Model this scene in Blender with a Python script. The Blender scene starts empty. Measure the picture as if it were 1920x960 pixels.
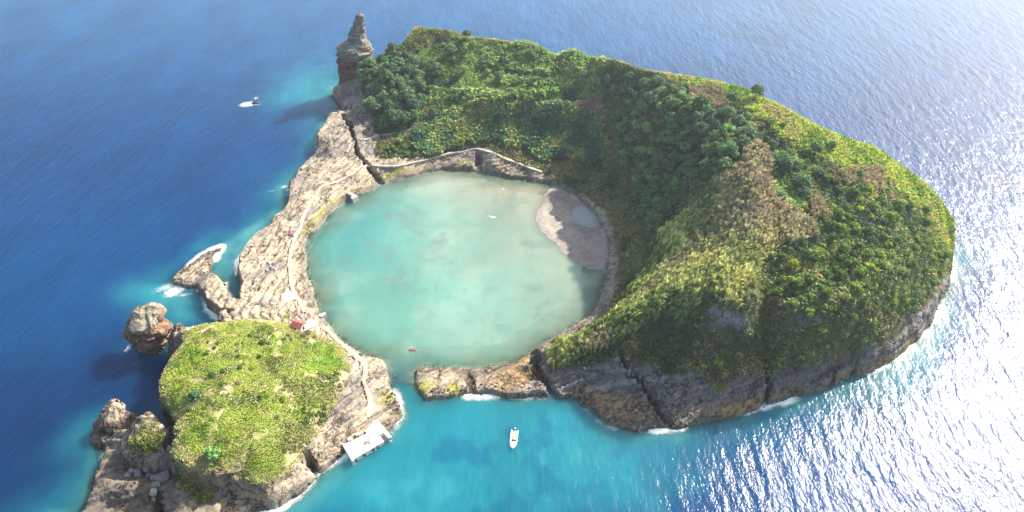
import bpy, bmesh, math, random
import numpy as np
from mathutils import Vector, Matrix, geometry

R = math.radians
rng = np.random.default_rng(7)
random.seed(7)
C = bpy.context.scene
COL = C.collection

# ------------------------------------------------------------------ camera
CAM_H, PITCH, FPX = 210.0, 39.5, 1280.0        # metres, degrees below the horizon, focal length in photo pixels
cam = bpy.data.cameras.new('camera')
cam.lens, cam.sensor_width = 24.0, 36.0
cam.clip_start, cam.clip_end = 1.0, 60000.0
camo = bpy.data.objects.new('camera', cam)
camo.location = (0, 0, CAM_H)
camo.rotation_euler = (R(90 - PITCH), 0, 0)
COL.objects.link(camo)
C.camera = camo

# ------------------------------------------------------------------ sky, sun, exposure
SUN_AZ, SUN_EL = 52.0, 37.5                    # azimuth clockwise from +Y
world = bpy.data.worlds.new('World')
C.world = world
world.use_nodes = True
wn = world.node_tree
sky = wn.nodes.new('ShaderNodeTexSky')
sky.sky_type = 'NISHITA'
sky.sun_disc = False
sky.sun_elevation = R(SUN_EL)
sky.sun_rotation = R(SUN_AZ)
sky.air_density, sky.dust_density, sky.ozone_density = 1.0, 3.0, 1.0
wn.links.new(sky.outputs[0], wn.nodes['Background'].inputs[0])
wn.nodes['Background'].inputs[1].default_value = 0.115
sl = bpy.data.lights.new('sun', 'SUN')
sl.energy, sl.angle, sl.color = 5.0, R(0.5), (1.0, 0.95, 0.87)
so = bpy.data.objects.new('sun', sl)
sd = Vector((math.sin(R(SUN_AZ)) * math.cos(R(SUN_EL)), math.cos(R(SUN_AZ)) * math.cos(R(SUN_EL)), math.sin(R(SUN_EL))))
so.rotation_euler = sd.to_track_quat('Z', 'Y').to_euler()
so.location = (150, 150, 300)
COL.objects.link(so)
C.view_settings.view_transform = 'Standard'
C.view_settings.look = 'None'
C.view_settings.exposure = 1.14
C.view_settings.gamma = 1.0
C.cycles.max_bounces = 6
C.cycles.volume_bounces = 0
C.cycles.transparent_max_bounces = 8

# ------------------------------------------------------------------ small helpers
def W(px, py, z=0.0):
    """plan position of the photo point (px, py) when it lies z metres above the sea"""
    u, v, p = (px - 960) / FPX, (480 - py) / FPX, R(PITCH)
    dx, dy, dz = u, math.cos(p) + v * math.sin(p), -math.sin(p) + v * math.cos(p)
    t = (z - CAM_H) / dz
    return (dx * t, dy * t)

def hsh(i, j, k, s):
    n = (i.astype(np.int64) * 374761393 + j.astype(np.int64) * 668265263 + k.astype(np.int64) * 2147483647 + s * 1274126177) & 0xffffffff
    n = ((n ^ (n >> 13)) * 1274126177) & 0xffffffff
    n = (n ^ (n >> 16)) & 0xffff
    return n.astype(np.float32) / 65535.0

def vnoise(x, y, z, s=0):
    x, y, z = np.broadcast_arrays(np.asarray(x, np.float64), np.asarray(y, np.float64), np.asarray(z, np.float64))
    i, j, k = np.floor(x), np.floor(y), np.floor(z)
    fx, fy, fz = x - i, y - j, z - k
    fx, fy, fz = [f * f * (3 - 2 * f) for f in (fx, fy, fz)]
    i, j, k = i.astype(np.int64), j.astype(np.int64), k.astype(np.int64)
    r = 0
    for a in (0, 1):
        for b in (0, 1):
            for c in (0, 1):
                r = r + hsh(i + a, j + b, k + c, s) * (fx if a else 1 - fx) * (fy if b else 1 - fy) * (fz if c else 1 - fz)
    return r * 2 - 1

def fbm(x, y, z=0.0, o=4, s=0):
    r, a, f, t = 0, 1.0, 1.0, 0.0
    for q in range(o):
        r = r + a * vnoise(np.asarray(x) * f, np.asarray(y) * f, np.asarray(z) * f, s + q * 17)
        t += a; a *= 0.5; f *= 2.03
    return r / t

def sstep(a, b, x):
    t = np.clip((x - a) / (b - a), 0, 1)
    return t * t * (3 - 2 * t)

def inside(poly, x, y):
    poly = np.asarray(poly, float)
    r = np.zeros(np.shape(x), bool)
    x0, y0 = poly[-1]
    for x1, y1 in poly:
        if y1 != y0:
            c = ((y1 > y) != (y0 > y)) & (x < (x0 - x1) * (y - y1) / (y0 - y1) + x1)
            r ^= c
        x0, y0 = x1, y1
    return r

def pdist(line, x, y, closed=False):
    line = np.asarray(line, float)
    best = np.full(np.shape(x), 1e9)
    tt = np.zeros(np.shape(x))
    n = len(line)
    L = 0.0
    for q in range(n if closed else n - 1):
        a, b = line[q], line[(q + 1) % n]
        d = b - a; l2 = max(d @ d, 1e-9)
        t = np.clip(((x - a[0]) * d[0] + (y - a[1]) * d[1]) / l2, 0, 1)
        dd = np.hypot(x - a[0] - t * d[0], y - a[1] - t * d[1])
        m = dd < best
        best = np.where(m, dd, best)
        tt = np.where(m, q + t, tt)
    return best, tt

def blur(a, s):
    r = int(3 * s) + 1
    k = np.exp(-0.5 * (np.arange(-r, r + 1) / s) ** 2); k /= k.sum()
    for ax in (0, 1):
        p = np.pad(a, [(r, r) if q == ax else (0, 0) for q in (0, 1)], mode='edge')
        o = np.zeros_like(a)
        for q, w in enumerate(k):
            o += w * (p[q:q + a.shape[0]] if ax == 0 else p[:, q:q + a.shape[1]])
        a = o
    return a

def mesh_np(name, V, F, mats, parent=None, cols=None, smooth=False, attrs=None, midx=None):
    """numpy verts + faces (all of one size) -> one linked mesh object"""
    me = bpy.data.meshes.new(name)
    V = np.asarray(V, np.float32); F = np.asarray(F, np.int32)
    me.vertices.add(len(V)); me.vertices.foreach_set('co', V.ravel())
    k = F.shape[1]
    me.loops.add(F.size); me.loops.foreach_set('vertex_index', F.ravel())
    me.polygons.add(len(F))
    me.polygons.foreach_set('loop_start', np.arange(0, F.size, k, dtype=np.int32))
    me.polygons.foreach_set('loop_total', np.full(len(F), k, np.int32))
    if midx is not None:
        me.polygons.foreach_set('material_index', np.asarray(midx, np.int32))
    me.polygons.foreach_set('use_smooth', np.full(len(F), smooth, bool))
    me.update(calc_edges=True)
    if cols is not None:
        a = me.attributes.new('col', 'FLOAT_COLOR', 'POINT')
        c = np.ones((len(V), 4), np.float32); c[:, :3] = cols
        a.data.foreach_set('color', c.ravel())
    for nm, v in (attrs or {}).items():
        v = np.asarray(v, np.float32)
        a = me.attributes.new(nm, 'FLOAT' if v.ndim == 1 else 'FLOAT_VECTOR', 'POINT')
        a.data.foreach_set('value' if v.ndim == 1 else 'vector', v.ravel())
    for m in (mats if isinstance(mats, (list, tuple)) else [mats]):
        me.materials.append(m)
    o = bpy.data.objects.new(name, me)
    COL.objects.link(o)
    if parent is not None:
        o.parent = parent
    return o

def tag(o, label=None, cat=None, group=None, kind=None):
    if label: o['label'] = label
    if cat: o['category'] = cat
    if group: o['group'] = group
    if kind: o['kind'] = kind
    return o

def thing(name, label, cat, loc=(0, 0, 0), rz=0.0, group=None, rot=None, scale=None):
    o = bpy.data.objects.new(name, None)
    COL.objects.link(o)
    o.empty_display_size = 0.5
    o.location = loc
    o.rotation_euler = rot if rot is not None else (0, 0, rz)
    if scale: o.scale = scale
    return tag(o, label, cat, group)

class MB:
    """collects simple solids and links them as ONE mesh object"""
    def __init__(s): s.v, s.f = [], []
    def add(s, v, f):
        b = len(s.v); s.v += [tuple(q) for q in v]; s.f += [tuple(b + i for i in q) for q in f]
    def box(s, x0, y0, z0, x1, y1, z1):
        s.add([(x0, y0, z0), (x1, y0, z0), (x1, y1, z0), (x0, y1, z0), (x0, y0, z1), (x1, y0, z1), (x1, y1, z1), (x0, y1, z1)],
              [(3, 2, 1, 0), (4, 5, 6, 7), (0, 1, 5, 4), (1, 2, 6, 5), (2, 3, 7, 6), (3, 0, 4, 7)])
    def prism(s, poly, z0, z1):
        n = len(poly)
        a = sum(poly[i][0] * poly[(i + 1) % n][1] - poly[(i + 1) % n][0] * poly[i][1] for i in range(n))
        if a < 0: poly = poly[::-1]
        s.add([(x, y, z0) for x, y in poly] + [(x, y, z1) for x, y in poly],
              [tuple(range(n - 1, -1, -1)), tuple(range(n, 2 * n))] + [(i, (i + 1) % n, n + (i + 1) % n, n + i) for i in range(n)])
    def tube(s, pts, rad, n=8):
        pts = [Vector(p) for p in pts]
        rad = rad if isinstance(rad, (list, tuple)) else [rad] * len(pts)
        rings = []
        for i, p in enumerate(pts):
            d = (pts[min(i + 1, len(pts) - 1)] - pts[max(i - 1, 0)]).normalized()
            u = d.orthogonal().normalized() if i == 0 else (u - d * u.dot(d)).normalized()
            w = d.cross(u)
            rings.append([p + (u * math.cos(6.2832 * k / n) + w * math.sin(6.2832 * k / n)) * rad[i] for k in range(n)])
        f = [(i * n + k, i * n + (k + 1) % n, (i + 1) * n + (k + 1) % n, (i + 1) * n + k) for i in range(len(pts) - 1) for k in range(n)]
        f += [tuple(range(n - 1, -1, -1)), tuple((len(pts) - 1) * n + k for k in range(n))]
        s.add([q for r in rings for q in r], f)
    def build(s, name, mat, parent=None, bevel=0.0, smooth=False):
        me = bpy.data.meshes.new(name)
        me.from_pydata(s.v, [], s.f)
        me.materials.append(mat)
        if bevel or smooth:
            bm = bmesh.new(); bm.from_mesh(me)
            if bevel:
                bmesh.ops.bevel(bm, geom=bm.edges[:], offset=bevel, segments=1, affect='EDGES', clamp_overlap=True)
            for q in bm.faces: q.smooth = smooth
            bm.to_mesh(me); bm.free()
        me.update()
        o = bpy.data.objects.new(name, me)
        COL.objects.link(o)
        if parent is not None: o.parent = parent
        return o

def copy_tree(o, parent=None):
    c = o.copy(); COL.objects.link(c)
    if parent is not None: c.parent = parent
    for ch in o.children: copy_tree(ch, c)
    return c

# ------------------------------------------------------------------ materials
def newmat(name):
    m = bpy.data.materials.new(name); m.use_nodes = True
    nt = m.node_tree
    return m, nt, nt.nodes['Principled BSDF']

def N(nt, t, **kw):
    n = nt.nodes.new(t)
    for k, v in kw.items():
        if k in n.inputs: n.inputs[k].default_value = v
        else: setattr(n, k, v)
    return n

def mixc(nt, mode, fac, a, b):
    n = nt.nodes.new('ShaderNodeMix'); n.data_type = 'RGBA'; n.blend_type = mode
    for i, v in ((0, fac), (6, a), (7, b)):
        if isinstance(v, bpy.types.NodeSocket): nt.links.new(v, n.inputs[i])
        elif v is not None: n.inputs[i].default_value = v if i == 0 else (*v, 1)
    return n.outputs[2]

def ramp(nt, src, pts):
    n = nt.nodes.new('ShaderNodeValToRGB')
    e = n.color_ramp.elements
    while len(e) < len(pts): e.new(0.5)
    for q, (p, c) in zip(e, pts):
        q.position = p; q.color = (*c, 1) if isinstance(c, tuple) else (c, c, c, 1)
    nt.links.new(src, n.inputs[0])
    return n.outputs[0]

def mat_terrain():
    m, nt, b = newmat('terrain')
    at = N(nt, 'ShaderNodeAttribute', attribute_name='col')
    rk = N(nt, 'ShaderNodeAttribute', attribute_name='rock')
    geo = N(nt, 'ShaderNodeNewGeometry')
    n1 = N(nt, 'ShaderNodeTexNoise', Scale=0.9, Detail=6.0, Roughness=0.65)
    nt.links.new(geo.outputs['Position'], n1.inputs['Vector'])
    bc = N(nt, 'ShaderNodeAttribute', attribute_name='bedco')
    mp = N(nt, 'ShaderNodeMapping'); mp.inputs['Scale'].default_value = (0.10, 0.75, 1.2)
    nt.links.new(bc.outputs['Vector'], mp.inputs['Vector'])
    n2 = N(nt, 'ShaderNodeTexNoise', Scale=0.8, Detail=5.0, Roughness=0.6)
    nt.links.new(mp.outputs[0], n2.inputs['Vector'])
    v = ramp(nt, n1.outputs[0], [(0.3, 0.84), (0.5, 1.0), (0.72, 1.14)])
    s = ramp(nt, n2.outputs[0], [(0.36, 0.5), (0.43, 0.85), (0.48, 1.0), (0.7, 1.1)])
    c = mixc(nt, 'MULTIPLY', 1.0, at.outputs['Color'], v)
    c = mixc(nt, 'MULTIPLY', rk.outputs['Fac'], c, s)
    vm = N(nt, 'ShaderNodeMapping'); vm.inputs['Scale'].default_value = (0.045, 0.20, 0.24)
    wob_ = N(nt, 'ShaderNodeTexNoise', Scale=0.35, Detail=4.0); nt.links.new(geo.outputs['Position'], wob_.inputs['Vector'])
    wv = N(nt, 'ShaderNodeVectorMath', operation='MULTIPLY_ADD'); nt.links.new(wob_.outputs['Color'], wv.inputs[0]); wv.inputs[1].default_value = (9, 9, 9); nt.links.new(bc.outputs['Vector'], wv.inputs[2])
    nt.links.new(wv.outputs[0], vm.inputs['Vector'])
    vo = N(nt, 'ShaderNodeTexVoronoi', feature='DISTANCE_TO_EDGE'); vo.inputs['Scale'].default_value = 1.0; nt.links.new(vm.outputs[0], vo.inputs['Vector'])
    fm_ = N(nt, 'ShaderNodeTexNoise', Scale=0.09, Detail=3.0); nt.links.new(geo.outputs['Position'], fm_.inputs['Vector'])
    fk = ramp(nt, fm_.outputs[0], [(0.42, 0.0), (0.56, 1.0)])
    fr0 = ramp(nt, vo.outputs['Distance'], [(0.0, 0.22), (0.035, 0.7), (0.07, 1.0)])
    fr_ = mixc(nt, 'MIX', fk, (1.0, 1.0, 1.0), fr0)
    c = mixc(nt, 'MULTIPLY', rk.outputs['Fac'], c, fr_)
    nt.links.new(c, b.inputs['Base Color'])
    b.inputs['Roughness'].default_value = 0.95
    b.inputs['Specular IOR Level'].default_value = 0.15
    ad0 = N(nt, 'ShaderNodeMath', operation='ADD'); nt.links.new(n1.outputs[0], ad0.inputs[0]); nt.links.new(n2.outputs[0], ad0.inputs[1])
    add = N(nt, 'ShaderNodeMath', operation='ADD'); nt.links.new(ad0.outputs[0], add.inputs[0]); nt.links.new(fr_, add.inputs[1])
    bp = N(nt, 'ShaderNodeBump', Strength=0.9, Distance=0.5)
    nt.links.new(add.outputs[0], bp.inputs['Height']); nt.links.new(bp.outputs[0], b.inputs['Normal'])
    return m

def mat_foliage(name='foliage', trans=0.25, tint=None, attr=True):
    m, nt, b = newmat(name)
    oi = N(nt, 'ShaderNodeObjectInfo')
    if attr:
        c = N(nt, 'ShaderNodeAttribute', attribute_name='col').outputs['Color']
    else:
        c = None
    geo = N(nt, 'ShaderNodeNewGeometry')
    isl = ramp(nt, geo.outputs['Random Per Island'], [(0.0, 0.76), (0.5, 1.0), (1.0, 1.24)])
    if tint is not None:
        rr = ramp(nt, oi.outputs['Random'], tint)
        c = mixc(nt, 'MULTIPLY', 1.0, c, rr) if c else rr
    c = mixc(nt, 'MULTIPLY', 1.0, c, isl)
    nt.links.new(c, b.inputs['Base Color'])
    b.inputs['Roughness'].default_value = 0.7
    b.inputs['Specular IOR Level'].default_value = 0.25
    tr = N(nt, 'ShaderNodeBsdfTranslucent'); nt.links.new(c, tr.inputs[0])
    mx = N(nt, 'ShaderNodeMixShader'); mx.inputs[0].default_value = trans
    nt.links.new(b.outputs[0], mx.inputs[1]); nt.links.new(tr.outputs[0], mx.inputs[2])
    nt.links.new(mx.outputs[0], nt.nodes['Material Output'].inputs[0])
    return m

def mat_plain(name, col, rough=0.6, spec=0.3, var=0.25, scale=3.0, bump=0.0, metal=0.0):
    m, nt, b = newmat(name)
    tc = N(nt, 'ShaderNodeTexCoord')
    n = N(nt, 'ShaderNodeTexNoise', Scale=scale, Detail=5.0, Roughness=0.6)
    nt.links.new(tc.outputs['Object'], n.inputs['Vector'])
    k = ramp(nt, n.outputs[0], [(0.3, 1 - var), (0.7, 1 + var * 0.6)])
    nt.links.new(mixc(nt, 'MULTIPLY', 1.0, col, k), b.inputs['Base Color'])
    b.inputs['Roughness'].default_value = rough
    b.inputs['Specular IOR Level'].default_value = spec
    b.inputs['Metallic'].default_value = metal
    if bump:
        bp = N(nt, 'ShaderNodeBump', Strength=bump, Distance=0.05)
        nt.links.new(n.outputs[0], bp.inputs['Height']); nt.links.new(bp.outputs[0], b.inputs['Normal'])
    return m

def mat_water():
    m, nt, b = newmat('water')
    at = N(nt, 'ShaderNodeAttribute', attribute_name='col')
    al = N(nt, 'ShaderNodeAttribute', attribute_name='cover')
    fo = N(nt, 'ShaderNodeAttribute', attribute_name='foam')
    wv = N(nt, 'ShaderNodeAttribute', attribute_name='chop')
    geo = N(nt, 'ShaderNodeNewGeometry')
    def waves(scale, stretch, rot, detail, rough=0.55, dist=0.0):
        mp = N(nt, 'ShaderNodeMapping'); mp.inputs['Rotation'].default_value = (0, 0, R(rot)); mp.inputs['Scale'].default_value = (1, 1 / stretch, 1)
        nt.links.new(geo.outputs['Position'], mp.inputs['Vector'])
        n = N(nt, 'ShaderNodeTexNoise', Scale=scale, Detail=detail, Roughness=rough, Distortion=dist)
        nt.links.new(mp.outputs[0], n.inputs['Vector'])
        return n.outputs[0]
    # crests run along (0.6, -0.8): rotate so that local x is the travel direction
    a = waves(0.16, 3.0, -37, 2.0)
    c = waves(0.45, 2.2, -30, 3.0)
    d = waves(1.3, 1.6, -48, 3.0, 0.6)
    def mul(s, k):
        q = N(nt, 'ShaderNodeMath', operation='MULTIPLY'); nt.links.new(s, q.inputs[0])
        if isinstance(k, bpy.types.NodeSocket): nt.links.new(k, q.inputs[1])
        else: q.inputs[1].default_value = k
        return q.outputs[0]
    def add(s, t):
        q = N(nt, 'ShaderNodeMath', operation='ADD'); nt.links.new(s, q.inputs[0]); nt.links.new(t, q.inputs[1]); return q.outputs[0]
    h = add(add(mul(a, 1.0), mul(c, 0.50)), mul(d, 0.20))
    h = mul(h, wv.outputs['Fac'])
    bp = N(nt, 'ShaderNodeBump', Strength=1.0, Distance=1.0)
    nt.links.new(h, bp.inputs['Height'])
    # patches of slightly different colour (seabed and gusts)
    big = waves(0.03, 2.0, -37, 4.0)
    k = ramp(nt, big, [(0.3, 0.82), (0.5, 1.0), (0.7, 1.18)])
    col = mixc(nt, 'MULTIPLY', 1.0, at.outputs['Color'], k)
    # foam: broken up by noise
    fn = N(nt, 'ShaderNodeTexNoise', Scale=0.85, Detail=7.0, Roughness=0.75, Distortion=1.6)
    nt.links.new(geo.outputs['Position'], fn.inputs['Vector'])
    sub = N(nt, 'ShaderNodeMath', operation='ADD'); nt.links.new(fn.outputs[0], sub.inputs[0]); nt.links.new(fo.outputs['Fac'], sub.inputs[1])
    fm = N(nt, 'ShaderNodeMapRange'); fm.inputs[1].default_value = 0.97; fm.inputs[2].default_value = 1.28
    nt.links.new(sub.outputs[0], fm.inputs[0])
    foam = fm.outputs[0]
    col = mixc(nt, 'MIX', foam, col, (0.82, 0.84, 0.85))
    nt.links.new(col, b.inputs['Base Color'])
    rg = N(nt, 'ShaderNodeMapRange'); rg.inputs[3].default_value = 0.2; rg.inputs[4].default_value = 0.8
    nt.links.new(foam, rg.inputs[0]); nt.links.new(rg.outputs[0], b.inputs['Roughness'])
    b.inputs['IOR'].default_value = 1.333
    b.subsurface_method = 'BURLEY'
    b.inputs['Subsurface Weight'].default_value = 0.85
    b.inputs['Subsurface Radius'].default_value = (2.0, 4.0, 5.0)
    b.inputs['Subsurface Scale'].default_value = 6.0
    nt.links.new(bp.outputs[0], b.inputs['Normal'])
    tr = N(nt, 'ShaderNodeBsdfTransparent')
    tr.inputs[0].default_value = (0.72, 0.88, 0.88, 1)
    mx = N(nt, 'ShaderNodeMixShader')
    cv = N(nt, 'ShaderNodeMath', operation='MAXIMUM'); nt.links.new(al.outputs['Fac'], cv.inputs[0]); nt.links.new(foam, cv.inputs[1])
    nt.links.new(cv.outputs[0], mx.inputs[0])
    nt.links.new(tr.outputs[0], mx.inputs[1]); nt.links.new(b.outputs[0], mx.inputs[2])
    nt.links.new(mx.outputs[0], nt.nodes['Material Output'].inputs[0])
    return m

M_TERR = mat_terrain()
M_WATER = mat_water()
M_STUFF = mat_foliage('plants', 0.3)
M_BARK = mat_plain('bark', (0.13, 0.10, 0.075), 0.9, 0.1, 0.4, 2.0, 0.5)

# ------------------------------------------------------------------ the survey: coast and heights
# coast: (photo x, photo y, height at which the photo point lies, height of the ground just inland)
front = [(777, 697, 0, 2), (779, 722, 0, 1), (797, 751, 0, 1.2), (830, 747, 0, 1.5), (880, 741, 0, 1.5), (905, 741, 0, 2), (940, 745, 0, 2.5),
         (1010, 745, 0, 3), (1040, 745, 0, 2), (1085, 748, 0, 1.2), (1105, 765, 0, 1.0), (1122, 785, 0, 1.0), (1150, 799, 0, 1.0), (1190, 808, 0, 1.0),
         (1240, 806, 0, 1.2), (1262, 803, 0, 1.5), (1320, 792, 0, 2), (1400, 776, 0, 2), (1430, 766, 0, 2.5), (1450, 758, 0, 2), (1520, 736, 0, 2),
         (1560, 724, 0, 2.5), (1590, 706, 0, 3), (1625, 698, 0, 2.5), (1660, 682, 0, 2.5), (1690, 664, 0, 2.5), (1707, 648, 0, 2.5), (1740, 614, 0, 2.5), (1757, 590, 0, 3),
         (1773, 550, 0, 4), (1776, 512, 0, 5)]
back = [(203, 238, 8), (209, 247, 9), (211, 256, 12), (206, 266, 18), (197, 275, 22), (186, 284, 26), (172, 291, 30), (160, 297, 34), (148, 303, 36), (137, 316, 38),
        (122, 338, 36), (97, 368, 32), (70, 394, 30), (26, 426, 26), (-8, 446, 24), (-30, 462, 22), (-55, 466, 26), (-73, 459, 26), (-78, 447, 24), (-77, 436, 18), (-90, 434, 12),
        (-100, 440, 6), (-118, 436, 4), (-121, 424, 4)]
left = [(632, 190, 0, 3), (639, 199, 0, 4), (642, 212, 0, 6), (646, 226, 0, 7), (634, 228, 0, 8), (618, 236, 0, 9), (607, 256, 0, 9), (595, 278, 0, 8), (595, 296, 0, 5),
        (586, 306, 0, 4), (574, 318, 0, 5), (561, 330, 0, 5), (556, 343, 0, 4), (544, 351, 0, 4), (543, 362, 0, 4), (539, 374, 0, 3), (541, 386, 0, 3), (527, 402, 0, 2.5),
        (513, 414, 0, 2.5), (503, 429, 0, 2.5), (487, 441, 0, 2.5), (477, 451, 0, 2.5), (465, 468, 0, 3), (451, 489, 0, 3), (449, 500, 0, 3.5), (445, 515, 0, 5), (451, 523, 0, 5.5),
        (457, 545, 0, 6), (452, 554, 0, 6), (454, 575, 0, 6), (434, 576, 0, 6), (430, 562, 0, 6), (425, 545, 0, 5.5), (420, 532, 0, 5), (406, 522, 0, 4), (389, 517, 0, 1.5),
        (394, 504, 0, 1.2), (405, 486, 0, 1), (403, 477, 0, 0.8), (412, 470, 0, 0.6), (416, 462, 0, 0.5), (401, 468, 0, 0.8), (382, 478, 0, 1), (371, 488, 0, 1.2), (352, 503, 0, 1.4),
        (336, 512, 0, 1.6), (323, 524, 0, 1.4), (325, 532, 0, 1.2), (345, 540, 0, 1.5), (371, 541, 0, 2), (376, 550, 0, 4), (385, 566, 0, 6), (390, 578, 0, 6), (404, 590, 0, 6), (416, 598, 0, 6), (414, 606, 0, 8)]
islet = [(400, 602, 15, 14), (352, 604, 16, 15), (322, 607, 15, 13), (320, 640, 12, 12), (334, 646, 17, 17), (301, 689, 18, 17), (287, 714, 18, 17), (288, 757, 17, 16), (303, 775, 16, 14),
         (292, 768, 14, 13), (275, 764, 14, 14), (258, 778, 12, 12), (240, 795, 10, 8), (205, 815, 3, 3), (187, 826, 0, 3), (196, 856, 0, 3), (185, 881, 0, 2.5), (172, 901, 0, 2.5), (165, 926, 0, 2.5), (155, 962, 0, 2.5)]
south = [(-165, 105, 2), (-140, 96, 2), (-100, 100, 3), (-88, 112, 6)]
pierside = [(478, 960, 0, 7), (520, 951, 0, 2), (560, 931, 0, 1.5), (585, 905, 0, 1.5), (593, 890, 0, 1.5), (610, 878, 0, 1.5), (645, 852, 0, 1.5), (680, 835, 0, 1.5), (715, 820, 0, 1.2), (740, 800, 0, 1), (755, 778, 0, 1), (750, 760, 0, 1.2),
            (743, 744, 0, 1.5), (733, 716, 0, 1.8), (726, 692, 0, 2), (719, 676, 0, 2), (704, 671, 0, 1), (687, 668, 0, 0.8)]
lag = [(662, 653, 0, 0.8), (644, 641, 0, 0.8), (626, 624, 0, 0.8), (612, 606, 0, 0.8), (600, 592, 0, 0.8), (594, 578, 0, 0.8), (587, 560, 0, 0.8), (583, 538, 0, 0.7), (577, 512, 0, 0.6), (573, 490, 0, 0.6), (573, 464, 0, 0.6),
       (579, 448, 0, 0.6), (593, 432, 0, 0.6), (608, 413, 0, 0.7), (625, 396, 0, 0.7), (641, 381, 0, 0.8), (670, 366, 0, 0.8), (688, 360, 0, 0.8), (712, 347, 0, 1), (747, 335, 0, 1), (781, 329, 0, 1), (811, 320, 0, 1),
       (830, 317, 0, 1.2), (855, 321, 0, 1.5), (880, 320, 0, 2), (915, 322, 0, 1.8), (955, 334, 0, 1.5), (985, 338, 0, 1.5), (1020, 342, 0, 1.5), (1037, 345, 0, 1.5), (1068, 361, 0, 2), (1098, 384, 0, 2.2),
       (1117, 399, 0, 2.2), (1133, 428, 0, 1.5), (1139, 467, 0, 1.2), (1144, 498, 0, 1.2), (1137, 528, 0, 1.5), (1131, 546, 0, 1.5), (1116, 577, 0, 1.5), (1097, 596, 0, 1.2), (1062, 618, 0, 1.2),
       (1031, 638, 0, 1.2), (1004, 656, 0, 1.5), (985, 670, 0, 1.5), (960, 681, 0, 1.2), (925, 689, 0, 1), (890, 694, 0, 0.8), (870, 691, 0, 0.8), (820, 692, 0, 0.8), (792, 690, 0, 1)]
def cw(l): return [(*W(a, b, c), h) for a, b, c, h in l]
COAST = cw(front) + back + cw(left) + cw(islet) + south + cw(pierside) + cw(lag)
COAST_XY = np.array([(a, b) for a, b, h in COAST])
LAGOON = [W(a, b) for a, b, c, h in [(733, 716, 0, 0), (726, 692, 0, 0), (719, 676, 0, 0), (704, 671, 0, 0), (687, 668, 0, 0)] + lag + [(777, 697, 0, 0), (779, 722, 0, 0)]]

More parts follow.
